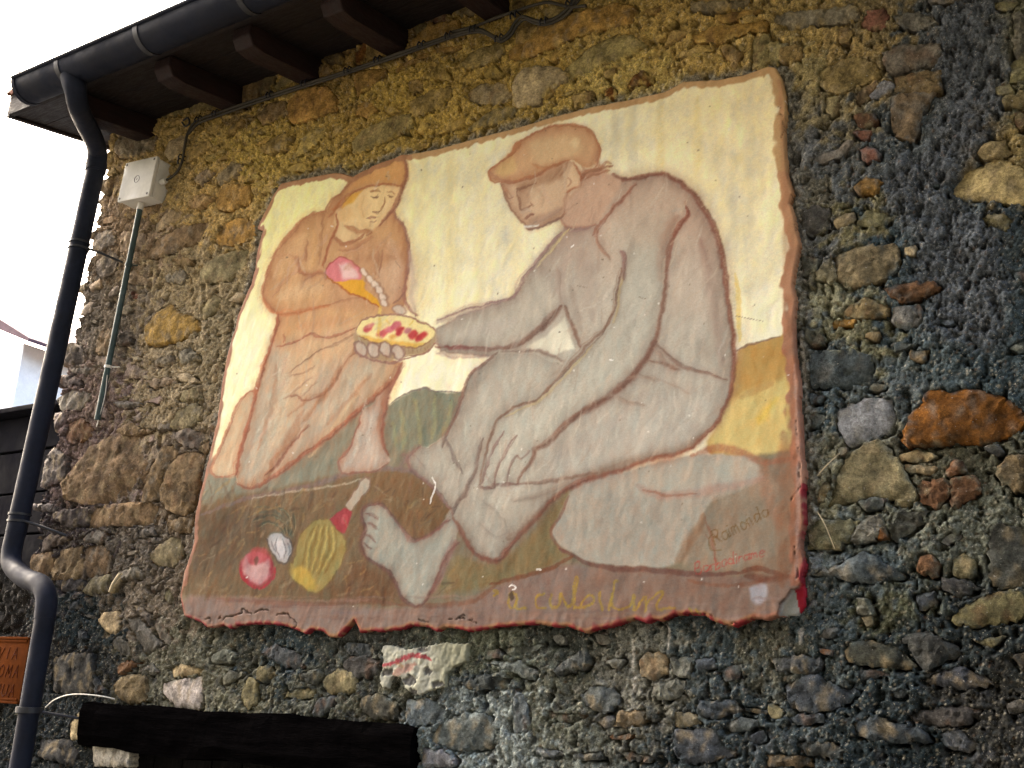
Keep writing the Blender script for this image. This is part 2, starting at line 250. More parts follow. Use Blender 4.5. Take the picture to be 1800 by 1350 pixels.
# ------------------------------------------------------------------ layout of the stones (tile letter, colour, corners)
TILE = dict(A=(0, 0), B=(450, 0), C=(900, 0), D=(1350, 0), E=(0, 340), F=(1350, 340), G=(0, 680), H=(1350, 680),
            I=(0, 1010), J=(450, 1010), K=(900, 1010), L=(1350, 1010))
PAL = dict(yb=(152, 120, 64), br=(118, 98, 66), ol=(122, 114, 80), gr=(120, 118, 110), dk=(70, 68, 66), sl=(82, 87, 94),
           og=(122, 78, 34), rd=(132, 92, 76), rb=(108, 80, 58), wh=(196, 192, 180), tn=(158, 142, 110), pb=(134, 138, 142), py=(196, 176, 122))
STONES = """
B yb 230,700 300,640 420,600 480,610 550,690 530,760 400,810 260,840 210,790
B yb 700,500 880,470 890,530 800,600 700,650 690,560
B yb 910,440 1060,400 1250,330 1400,300 1380,330 1200,380 1050,450 920,500
B yb 1060,330 1110,260 1200,170 1390,140 1400,220 1300,250 1160,300
B ol 670,980 760,890 950,810 1070,790 1080,870 960,950 800,1020 700,1060
B br 1080,700 1200,640 1330,590 1350,650 1260,740 1100,800
B ol 120,590 200,510 300,430 320,520 250,580 130,620
B br 320,490 500,450 520,490 400,540 310,560
B og 680,370 760,290 780,350 740,430 690,440
B br 780,290 900,240 1000,240 1000,330 860,380 770,420
B ol 1520,350 1690,290 1720,330 1640,430 1520,460 1420,450
B tn 1480,640 1560,580 1720,560 1760,640 1740,700 1600,720 1490,700
B br 1060,570 1150,550 1160,620 1080,650
B br 50,1010 180,920 240,960 200,1040 90,1060 30,1050
B ol 1500,860 1650,760 1787,720 1787,800 1650,860 1480,900
B dk 0,560 60,480 130,470 110,600 40,640 0,660
B rb 1190,70 1300,30 1340,90 1300,140 1190,140
B ol 1360,20 1500,0 1650,0 1600,60 1440,100 1370,70
B ol 930,170 1030,150 1020,200 940,210
B br 0,800 60,720 180,700 210,790 120,830 40,860
B yb 700,720 780,700 830,760 760,810 690,790
B ol 1090,190 1170,150 1200,190 1120,250
B br 620,290 740,220 760,260 640,350 590,350
B dk 450,360 580,340 590,430 470,430
C tn 20,560 90,480 250,455 330,480 350,530 280,600 190,690 60,740 10,700
C ol 350,450 520,340 700,230 790,240 900,290 830,360 640,440 450,510 370,530
C yb 0,330 120,200 330,110 700,30 820,60 790,170 600,200 430,250 200,340 0,400
C yb 1280,240 1400,180 1760,130 1740,210 1600,230 1440,290 1300,280
C ol 1670,270 1787,240 1787,480 1680,470
C br 1480,300 1560,330 1590,370 1560,470 1500,400 1450,330
C br 430,660 560,630 560,690 500,740 430,740
C og 640,620 700,600 720,650 690,690 640,660
C og 830,540 900,490 960,530 980,580 860,590 810,600
C gr 1260,0 1640,0 1600,40 1400,70 1260,60
C br 0,0 110,0 60,80 0,130
C br 30,160 150,120 180,180 120,260 20,290
C ol 180,70 300,20 400,40 380,110 260,130
C yb 1450,90 1700,60 1740,80 1500,150 1440,140
C br 620,490 720,470 730,520 650,540
D gr 50,80 200,60 400,60 560,30 620,90 570,140 380,160 180,180 60,150
D br 370,510 450,440 600,400 740,440 760,530 600,590 480,640 390,600
D br 600,640 740,560 760,570 700,680 620,730
D gr 820,370 900,320 1180,300 1200,360 1150,440 950,480 860,510 820,440
D br 890,540 1000,520 1180,490 1200,620 1040,640 900,640
D br 900,660 1160,640 1100,720 1040,860 1020,950 930,940 870,890 870,700
D rd 660,150 690,80 800,50 850,120 790,190 670,200
D gr 880,110 1000,80 1150,110 1170,160 1000,200 930,170
D br 480,190 560,170 590,220 550,290 500,290
D ol 0,290 130,300 110,380 60,440 0,440
D br 80,330 220,320 240,380 180,420 90,430
D rb 600,800 740,790 750,850 650,890 610,850
D rd 650,1040 690,1010 780,1060 760,1100 680,1120 650,1090
D py 1270,1310 1400,1170 1600,1110 1720,1160 1787,1190 1787,1400 1650,1410 1490,1390 1340,1370
D gr 1700,100 1787,80 1787,400 1720,380
D ol 1570,0 1740,0 1700,50 1600,60
D ol 1580,600 1680,580 1720,640 1600,660
D ol 1640,680 1787,620 1787,740 1650,740
D rb 1720,790 1787,760 1787,900 1730,880
D pb 700,660 800,560 870,570 860,640 760,690
D ol 400,680 480,670 500,740 440,800 400,760
D rd 590,910 720,900 700,960 640,950
D yb 600,1290 680,1240 780,1250 760,1340 620,1340
D ol 1700,420 1787,400 1787,540 1690,560
E br 1030,400 1120,300 1250,240 1420,190 1440,280 1300,360 1220,400 1100,440 1030,450
E yb 1500,320 1560,220 1650,170 1760,200 1770,290 1700,330 1540,360
E ol 1410,560 1440,490 1530,430 1720,370 1710,450 1600,590 1420,620
E yb 1030,930 1100,830 1180,770 1240,840 1330,860 1370,930 1240,1020 1100,1050 1040,1040
E yb 1510,40 1560,-60 1740,-50 1720,60 1600,110 1520,100
E br 1200,460 1280,430 1340,480 1270,510
E dk 670,470 760,400 820,440 800,530 720,580 660,540
E gr 1150,570 1240,530 1290,560 1250,620 1160,610
E dk 440,1110 500,1050 560,1070 590,1150 540,1190 440,1190
E br 660,1060 700,960 760,940 790,960 740,1120 660,1100
E dk 810,960 890,970 900,1030 850,1060 800,1050
E gr 470,1210 680,1210 620,1260 490,1250
E dk 400,1270 540,1280 560,1340 400,1340
E gr 1060,1160 1180,1130 1220,1180 1100,1210
E gr 1240,1100 1330,1080 1380,1140 1260,1190
E ol 1400,800 1480,700 1540,740 1480,840 1410,870
E gr 650,270 760,250 800,330 700,390 640,370
E tn 1080,200 1180,110 1290,130 1180,210 1080,260
E rd 910,680 960,690 960,740 910,730
G br 470,660 640,440 780,360 1060,320 1090,380 1040,560 980,700 950,780 800,790 600,790 480,770
G br 1060,560 1120,430 1190,420 1230,480 1130,600 1100,770 990,790 1000,700
G br 1120,740 1180,560 1260,480 1360,470 1420,500 1390,600 1340,820 1280,880 1160,840
G ol 1190,240 1240,170 1350,110 1390,150 1380,220 1310,280 1190,280
G ol 1250,80 1290,20 1380,0 1390,90 1270,100
G gr 1180,340 1290,290 1400,310 1410,360 1350,430 1260,390
G br 800,330 820,280 900,240 960,290 1040,300 930,330
G br 610,970 620,880 700,840 850,820 1000,805 1120,860 1080,960 900,960 760,960 640,980
G gr 560,1060 640,1000 720,1010 740,1060 690,1090 600,1080
G ol 1050,1160 1180,1050 1230,1060 1260,1170 1200,1250 1100,1240 1050,1200
G br 1420,390 1450,370 1460,430 1420,470 1380,430
G gr 1090,260 1170,250 1170,290 1100,300
G gr 780,110 900,100 1000,100 980,130 850,150
G dk 370,880 600,840 590,960 480,980 380,920
G rb 480,250 560,220 640,290 600,360 500,390 430,340
G dk 300,520 360,430 450,490 440,640 280,690
G br 580,1130 700,1110 760,1180 740,1290 600,1330 570,1250
G br 360,1290 420,1150 550,1120 570,1250 560,1340 370,1340
G br 220,1180 340,1160 370,1240 300,1340 210,1330
G dk 950,1000 1060,975 1080,1030 960,1045
G gr 940,1060 1110,1055 1110,1090 960,1080
G br 1160,940 1330,900 1320,1010 1180,1010
G gr 230,820 360,810 340,870 240,860
G gr 820,1290 940,1250 1000,1300 980,1340 820,1340
G gr 380,80 500,20 620,50 560,150 420,160
G dk 360,180 460,180 450,240 380,310
I gr 880,320 960,300 1100,480 1000,540
I dk 920,220 960,210 1060,300 1050,360 960,280
I gr 1080,310 1120,300 1190,470 1150,490 1070,380
I wh 1140,760 1280,730 1400,720 1410,880 1380,940 1220,930 1140,830
I br 790,780 880,700 1000,720 1010,880 900,900 830,850
I ol 1670,820 1720,720 1780,750 1780,900 1720,930 1670,880
I gr 980,650 1050,630 1090,680 1060,700 980,690
I ol 1150,120 1180,90 1200,150 1180,200 1150,180
I tn 765,100 830,0 865,10 775,130
I tn 700,280 800,260 830,350 790,420 720,380 680,330
I gr 770,480 830,430 900,490 900,560 830,550
I wh 640,1160 880,1185 880,1330 650,1330
I tn 490,1040 560,950 630,920 620,1080 560,1150 490,1140
I dk 380,600 480,560 620,560 640,800 500,830 360,800
I dk 260,1150 480,1160 540,1240 500,1330 260,1260
I sl 450,200 540,180 550,240 470,250
I gr 565,280 640,280 620,305
I sl 530,400 590,400 590,450 540,440
I rb 810,640 900,600 960,620 880,680 820,690
I dk 1030,80 1100,60 1190,0 1150,60 1060,130
I ol 560,110 640,20 760,0 740,110 610,140
I dk 340,50 560,10 580,90 450,120
I tn 1160,650 1250,620 1400,660 1380,700 1200,710
I gr 1470,560 1560,520 1640,560 1600,620 1480,610
I sl 640,700 690,760 720,800 660,830
J sl 30,540 130,490 280,550 320,640 250,660 130,610
J dk 300,700 420,650 450,700 400,770 310,740
J ol 190,850 280,800 400,800 400,850 290,870
J sl 380,960 440,860 540,850 550,900 470,980 400,1010
J ol 0,650 90,640 130,700 60,750 0,740
J sl 1590,520 1690,520 1720,580 1600,590
J dk 1430,760 1560,700 1780,720 1720,790 1500,800
J sl 1050,880 1200,870 1330,960 1240,1040 1050,1050
J sl 1270,1060 1420,980 1600,980 1660,1100 1610,1200 1420,1230 1220,1160
J pb 1160,1210 1300,1230 1400,1290 1380,1340 1160,1340
J ol 470,720 560,660 700,700 680,820 500,830 460,780
J dk 720,870 860,830 980,900 960,1010 820,1010 720,920
J dk 600,600 720,560 860,600 840,700 700,720 600,660
J sl 630,480 760,480 830,540 760,580 640,560
K sl 370,600 500,520 530,620 490,660 330,700 280,670
K sl 470,850 560,780 680,800 740,880 660,960 560,950
K br 740,960 930,950 900,1060 720,1060
K sl 580,1010 700,980 710,1060 640,1070
K rb 680,1130 860,1110 820,1150 700,1150
K gr 980,750 1200,740 1190,830 1100,880 970,850
K ol 1120,960 1280,970 1300,1040 1150,1070
K sl 1140,1090 1420,1080 1440,1180 1560,1250 1350,1310 1180,1310 1140,1240
K sl 1300,880 1550,880 1600,950 1430,1010 1290,970
K sl 170,1210 330,1230 350,1260 250,1280 160,1250
K sl 410,1250 620,1240 630,1290 430,1300
K dk 740,1230 980,1270 960,1310 800,1290
K gr 580,410 700,430 670,490 590,480
K gr 1100,580 1250,580 1240,720 1130,700
K sl 1440,660 1600,620 1580,720 1480,750
K sl 1270,590 1400,580 1420,650 1300,660
K sl 0,780 90,880 110,1050 50,1110 0,1080
K tn 880,600 940,540 1070,560 1080,680 980,740 900,700
K dk 240,960 530,980 500,1010 380,1040 260,990
K sl 1640,1130 1760,1080 1770,1160 1680,1190
K gr 280,430 360,420 370,480 310,490
K dk 1620,930 1787,950 1780,980 1640,960
F br 450,430 620,370 880,360 910,440 860,560 700,620 540,640 490,580
F ol 330,540 430,440 475,580 440,620 330,580
F rb 800,650 960,620 1150,610 1190,650 1060,720 930,760 850,700
F ol 640,150 720,110 850,150 830,200 700,230 620,200
F dk 240,130 330,80 440,100 420,240 300,290 230,230
F dk 230,430 380,450 310,550 230,560
F tn 470,160 590,110 600,170 520,240 450,220
F tn 960,370 1040,350 1020,430 940,420
F br 560,780 680,720 840,780 820,840 640,870 500,840
F gr 880,800 1060,780 1080,870 990,940 870,900
F sl 1190,870 1310,880 1280,920 1210,910
F br 990,1090 1120,1090 1090,1170 990,1160
F dk 240,940 380,930 390,1060 280,1060
F br 680,970 780,960 760,1020 680,1010
F ol 1490,160 1640,130 1700,200 1650,280 1530,220
F yb 440,880 620,875 600,910 450,930
F sl 320,1110 560,1090 700,1140 720,1290 560,1340 300,1340 300,1200
H og 1000,180 1080,130 1100,50 1220,20 1250,60 1350,20 1620,60 1720,140 1787,190 1700,320 1560,360 1450,390 1320,370 1160,400 1060,390 980,410 970,340
H pb 480,180 540,130 700,80 840,90 870,190 850,310 640,390 580,410 520,330
H ol 420,820 480,640 560,490 700,400 800,400 900,520 950,620 1020,750 930,850 850,780 720,750 560,790
H rb 1030,680 1120,650 1260,640 1270,740 1150,840 1060,790
H rb 1285,640 1450,620 1480,720 1380,790 1290,860 1275,740
H rb 1230,600 1300,500 1370,520 1380,590 1260,620
H br 1590,600 1650,490 1787,470 1787,740 1700,720
H dk 1540,990 1600,960 1787,990 1787,1390 1560,1380
H ol 280,1000 360,920 560,930 630,940 560,1050 480,1130 290,1120
H gr 570,1060 660,930 770,890 820,960 750,1060 600,1100
H sl 630,800 740,770 830,780 800,840 680,860
H rb 1050,1180 1150,1170 1190,1220 1180,1320 1040,1300
H ol 1290,1200 1370,1160 1450,1240 1430,1330 1300,1320
H dk 1180,1080 1280,1020 1370,1030 1260,1110
H tn 910,470 1050,440 1180,470 1100,520 920,510
H dk 480,430 560,410 550,460 490,480
H sl 1500,420 1600,390 1650,450 1600,480
H og 760,990 820,970 830,1060 770,1060
H dk 880,870 1100,870 1060,960 900,1080 840,1000
H br 350,720 400,650 430,690 390,800 340,810
H gr 300,180 400,190 380,260 300,290
H dk 290,40 400,60 360,110 290,120
H tn 960,540 1180,550 1150,600 980,600
L dk 560,480 700,460 880,500 1010,620 980,660 760,640 560,600
L ol 1280,290 1450,180 1600,120 1787,130 1787,300 1560,350 1330,350
L gr 620,160 700,170 740,280 620,280
L tn 650,300 720,285 740,340 680,370
L sl 130,990 360,970 390,1030 200,1050
L dk 940,450 1100,400 1300,500 1340,560 1230,600 1100,660 1020,580
L sl 20,580 180,570 350,590 340,680 60,680
L sl 130,780 300,700 480,780 620,830 480,930 300,960 150,930
L sl 600,1040 760,990 900,1050 1060,1080 1130,1160 900,1180 640,1130
L dk 180,1180 400,1170 540,1220 500,1290 260,1250
L sl 1100,740 1300,640 1480,700 1560,760 1400,800 1190,780
L sl 870,820 990,790 950,860 870,860
L sl 1200,1110 1330,1080 1450,1180 1400,1240 1250,1210
L rb 360,510 450,530 440,570 360,550
L sl 1030,140 1160,110 1180,200 1060,250
L dk 1210,20 1400,40 1470,100 1330,160 1220,90
L gr 390,380 500,370 460,440 350,440
L dk 640,670 780,670 840,700 640,740
L ol 1440,460 1660,430 1560,520
L br 0,1260 280,1270 300,1340 0,1340
L ol 0,900 110,940 90,1000 0,1010
L gr 1650,900 1787,870 1787,960 1680,970
A tn 800,880 860,870 880,920 810,950
A ol 1150,760 1280,720 1300,760 1200,800 1120,800
A gr 820,960 900,910 1080,950 1060,1040 960,1080 840,1090 800,1030
A br 1600,700 1620,600 1787,480 1787,680 1680,720
A tn 1150,1060 1180,990 1280,940 1290,1000 1240,1090 1180,1120
A gr 1500,1230 1600,1130 1690,1150 1620,1230 1520,1280
A ol 1310,730 1350,700 1480,680 1460,760 1380,780 1310,780
A gr 1330,1240 1420,1180 1480,1200 1400,1290
"""
OUTLINE = [(490,319),(498,317),(540,308),(583,300),(600,302),(616,307),(630,298),(657,285),(682,277),(703,268),(714,268),(765,259),(828,242),(865,232),(900,223),(976,201),(1038,186),(1091,176),(1137,166),(1164,161),(1202,141),(1265,138),(1308,130),(1350,115),(1363,117),(1374,136),(1380,164),(1383,194),(1379,227),(1384,302),(1395,338),(1389,356),(1397,378),(1400,400),(1407,428),(1404,441),(1398,471),(1394,501),(1400,526),(1396,567),(1400,630),(1408,677),(1406,705),(1411,763),(1412,801),(1417,831),(1414,880),(1416,919),(1409,957),(1418,995),(1412,1017),(1415,1043),(1413,1068),(1400,1083),(1370,1084),(1350,1091),(1328,1088),(1315,1093),(1293,1103),(1270,1098),(1255,1093),(1240,1083),(1210,1081),(1187,1083),(1164,1092),(1150,1091),(1139,1097),(1117,1089),(1096,1096),(1075,1103),(1051,1107),(1031,1114),(1010,1107),(998,1102),(975,1103),(950,1098),(925,1099),(900,1101),(875,1103),(853,1107),(823,1111),(800,1105),(780,1104),(767,1112),(752,1103),(722,1100),(705,1107),(689,1108),(669,1111),(650,1110),(631,1113),(626,1101),(621,1091),(611,1102),(600,1115),(591,1121),(578,1121),(566,1110),(546,1107),(536,1116),(520,1108),(500,1101),(475,1098),(450,1097),(415,1100),(403,1106),(390,1099),(375,1103),(363,1104),(353,1096),(335,1088),(321,1083),(318,1066),(314,1048),(319,1024),(322,1005),(330,982),(338,952),(341,907),(347,874),(353,850),(360,821),(369,781),(373,762),(378,743),(383,700),(385,677),(389,655),(393,630),(398,610),(403,592),(409,575),(413,554),(421,535),(428,516),(436,498),(443,471),(446,445),(451,423),(457,404),(447,400),(451,390),(456,380),(465,361),(477,337)]
OUT_W = [wall(p[0], p[1], .03) for p in OUTLINE]
def out_sd(x, z):
    return poly_sdf(x, z, OUT_W)

# mortar colour control points in the photograph's layout (display values)
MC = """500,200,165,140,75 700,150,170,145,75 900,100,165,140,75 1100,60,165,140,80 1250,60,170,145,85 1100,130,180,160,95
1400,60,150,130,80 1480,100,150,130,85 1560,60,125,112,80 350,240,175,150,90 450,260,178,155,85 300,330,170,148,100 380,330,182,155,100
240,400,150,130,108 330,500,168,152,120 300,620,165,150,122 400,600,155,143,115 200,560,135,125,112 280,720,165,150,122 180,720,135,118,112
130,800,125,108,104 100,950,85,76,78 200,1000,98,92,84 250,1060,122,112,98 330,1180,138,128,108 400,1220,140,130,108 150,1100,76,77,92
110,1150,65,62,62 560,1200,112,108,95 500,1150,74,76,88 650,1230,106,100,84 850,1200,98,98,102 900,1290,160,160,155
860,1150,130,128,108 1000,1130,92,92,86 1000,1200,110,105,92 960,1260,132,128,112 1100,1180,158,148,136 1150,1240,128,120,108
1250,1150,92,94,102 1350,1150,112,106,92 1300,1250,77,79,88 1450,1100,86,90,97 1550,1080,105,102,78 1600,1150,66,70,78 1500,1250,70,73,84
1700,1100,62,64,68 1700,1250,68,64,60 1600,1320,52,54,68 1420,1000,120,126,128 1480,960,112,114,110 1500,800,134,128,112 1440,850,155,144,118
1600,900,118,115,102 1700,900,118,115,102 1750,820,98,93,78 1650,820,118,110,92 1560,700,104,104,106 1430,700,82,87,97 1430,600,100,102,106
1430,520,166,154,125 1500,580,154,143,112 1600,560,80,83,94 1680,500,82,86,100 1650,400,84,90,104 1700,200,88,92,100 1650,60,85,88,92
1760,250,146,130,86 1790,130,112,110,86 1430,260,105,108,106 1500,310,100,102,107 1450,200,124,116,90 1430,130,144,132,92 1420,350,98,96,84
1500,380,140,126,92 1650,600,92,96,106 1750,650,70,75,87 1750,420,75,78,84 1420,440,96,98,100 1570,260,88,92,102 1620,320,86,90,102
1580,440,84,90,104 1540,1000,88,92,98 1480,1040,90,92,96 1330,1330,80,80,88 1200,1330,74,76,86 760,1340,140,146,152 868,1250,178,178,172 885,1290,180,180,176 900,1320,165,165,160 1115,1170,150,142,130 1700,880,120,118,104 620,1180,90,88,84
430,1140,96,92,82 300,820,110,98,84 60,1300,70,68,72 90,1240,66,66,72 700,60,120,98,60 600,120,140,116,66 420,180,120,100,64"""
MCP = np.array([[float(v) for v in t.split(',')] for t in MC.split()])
_lo = MCP[:, 1] > 1060; MCP[_lo, 2:] *= .88; _ri = MCP[:, 0] > 1480; MCP[_ri, 2:] *= .92; _ll = (MCP[:, 0] < 180) & (MCP[:, 1] > 900); MCP[_ll, 2:] *= .75  # darker low and right; at lower left shade from the surroundings is painted in
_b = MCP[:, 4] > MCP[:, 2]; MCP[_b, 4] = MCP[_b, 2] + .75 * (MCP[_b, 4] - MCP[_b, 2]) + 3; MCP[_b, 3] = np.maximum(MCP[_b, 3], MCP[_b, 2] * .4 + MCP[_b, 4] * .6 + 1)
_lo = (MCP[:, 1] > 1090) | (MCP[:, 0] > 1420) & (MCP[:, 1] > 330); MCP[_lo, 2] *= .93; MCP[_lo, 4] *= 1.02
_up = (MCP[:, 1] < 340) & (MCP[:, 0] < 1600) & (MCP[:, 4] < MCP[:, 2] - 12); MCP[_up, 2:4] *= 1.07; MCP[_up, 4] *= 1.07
GREY_W = [(1640,0),(1740,0),(1765,40),(1775,90),(1770,180),(1745,230),(1740,280),(1700,296),(1668,330),(1700,360),(1745,400),(1770,450),(1780,520),(1740,620),(1640,600),(1620,520),(1590,480),(1600,425),(1565,380),(1550,330),(1560,290),(1640,245),(1655,190),(1655,120),(1630,80)]
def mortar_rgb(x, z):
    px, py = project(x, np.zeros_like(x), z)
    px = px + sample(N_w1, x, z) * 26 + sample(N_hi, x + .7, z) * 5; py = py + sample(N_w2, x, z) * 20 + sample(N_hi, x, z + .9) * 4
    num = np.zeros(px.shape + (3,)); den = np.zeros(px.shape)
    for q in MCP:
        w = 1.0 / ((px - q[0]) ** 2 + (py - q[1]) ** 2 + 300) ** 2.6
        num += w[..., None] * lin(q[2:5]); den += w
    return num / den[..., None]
ALB = 1.0        # display value -> base colour, one factor for every stone and all the mortar

# ------------------------------------------------------------------ stone polygons on the wall
rng = np.random.RandomState(11)
polys = []
for ln in STONES.strip().split('\n'):
    t = ln.split(); ox, oy = TILE[t[0]]
    pts = [(ox + float(a.split(',')[0]) / 3.971, oy + float(a.split(',')[1]) / 3.971) for a in t[2:]]
    w = [wall(p[0], p[1], .01) for p in pts]
    w = np.array(w); w = w.mean(0) + (w - w.mean(0)) * (1.13 if w[:, 1].mean() > 2.9 or w[:, 0].mean() < -2.9 else 1.09); polys.append(dict(c=t[1], p=w, traced=True))
def area(p):
    x, y = p[:, 0], p[:, 1]; return abs(np.dot(x, np.roll(y, -1)) - np.dot(y, np.roll(x, -1))) / 2
# occupancy map used for filling in the smaller stones
GX0, GX1, GZ0, GZ1 = -3.92, .62, .9, 4.12
OC = .01
ox_ = np.arange(GX0, GX1, OC); oz_ = np.arange(GZ0, GZ1, OC)
OXg, OZg = np.meshgrid(ox_, oz_)
occ = out_sd(OXg, OZg) > -.012
def rasterise(P, grow=.004):
    i0 = max(int((P[:, 0].min() - GX0) / OC) - 1, 0); i1 = int((P[:, 0].max() - GX0) / OC) + 2
    j0 = max(int((P[:, 1].min() - GZ0) / OC) - 1, 0); j1 = int((P[:, 1].max() - GZ0) / OC) + 2
    s = (slice(j0, j1), slice(i0, i1))
    if OXg[s].size == 0: return s, np.zeros((0, 0), bool)
    return s, poly_sdf(OXg[s], OZg[s], P) > -grow
for q in polys:
    s, m = rasterise(q['p']); occ[s] |= m
LINTEL = (wall(158, 1229)[0], wall(737, 1276)[0], 1.335, 1.503)     # x0, x1, z0, z1
occ |= (OXg > LINTEL[0] - .02) & (OXg < LINTEL[1] + .02) & (OZg < LINTEL[3] + .01)
PATCH = [(450 + a / 3.971, 1010 + b / 3.971) for a, b in [(890,500),(960,490),(1080,520),(1200,500),(1350,470),(1400,480),(1500,480),(1490,600),(1400,650),(1345,700),(1340,790),(1260,800),(1190,830),(1150,850),(1090,830),(1040,780),(1020,720),(960,720),(940,800),(900,790),(870,740),(880,690),(900,650)]]
PATCH_W = np.array([wall(*p) for p in PATCH]); s, m = rasterise(PATCH_W); occ[s] |= m
def grey_mask(x, z):
    px, py = project(x, np.zeros_like(x), z)
    return poly_sdf(px + sample(N_w1, x, z) * 10, py + sample(N_w2, x, z) * 8, GREY_W) > 0
occ_grey = grey_mask(OXg, OZg)
def blob(cx, cz, rx, rz, n):
    a = np.sort(rng.uniform(0, 2 * math.pi, n) * .35 + np.arange(n) * 2 * math.pi / n)
    r = rng.uniform(.74, 1.2, n); tilt = rng.normal(0, .16) + .02
    X = np.cos(a) * rx * r; Z = np.sin(a) * rz * r
    Z = np.clip(Z, -rz * .8, rz * .82)
    return np.stack([cx + X * math.cos(tilt) - Z * math.sin(tilt), cz + X * math.sin(tilt) + Z * math.cos(tilt)], 1)
fill = []
for (rx0, rx1, tries) in ((.07, .13, 1100), (.045, .07, 900), (.022, .04, 330), (.010, .02, 260)):
    for _ in range(tries):
        if rx0 < .03 and rng.rand() < (.35 if rx0 < .015 else .4): continue
        cx = rng.uniform(GX0 + .05, GX1 - .03); cz = rng.uniform(GZ0 + .02, GZ1 - .04)
        rx = rng.uniform(rx0, rx1); rz = rx * (rng.uniform(.34, .62) if cz > 2.9 else rng.uniform(.24, .52))
        P = blob(cx, cz, rx, rz, rng.randint(4, 8))
        if (cz < 2.0 or cx > -.72) and rng.rand() < (.55 if rx > .045 else .8): continue
        s, m = rasterise(P, .001)
        if m.size == 0 or (occ[s] & m).any(): continue
        if occ_grey[s][m].mean() > .3 and rng.rand() < .93: continue
        occ[s] |= m
        fill.append(dict(c=None, p=P, traced=False))
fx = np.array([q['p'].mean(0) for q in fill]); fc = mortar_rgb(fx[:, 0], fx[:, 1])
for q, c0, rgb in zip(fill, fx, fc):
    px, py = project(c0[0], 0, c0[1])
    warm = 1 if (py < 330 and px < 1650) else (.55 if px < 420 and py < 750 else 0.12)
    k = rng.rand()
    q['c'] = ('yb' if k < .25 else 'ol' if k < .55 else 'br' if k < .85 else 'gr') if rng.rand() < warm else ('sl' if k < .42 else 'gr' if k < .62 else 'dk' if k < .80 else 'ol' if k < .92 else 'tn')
    q['base'] = rgb

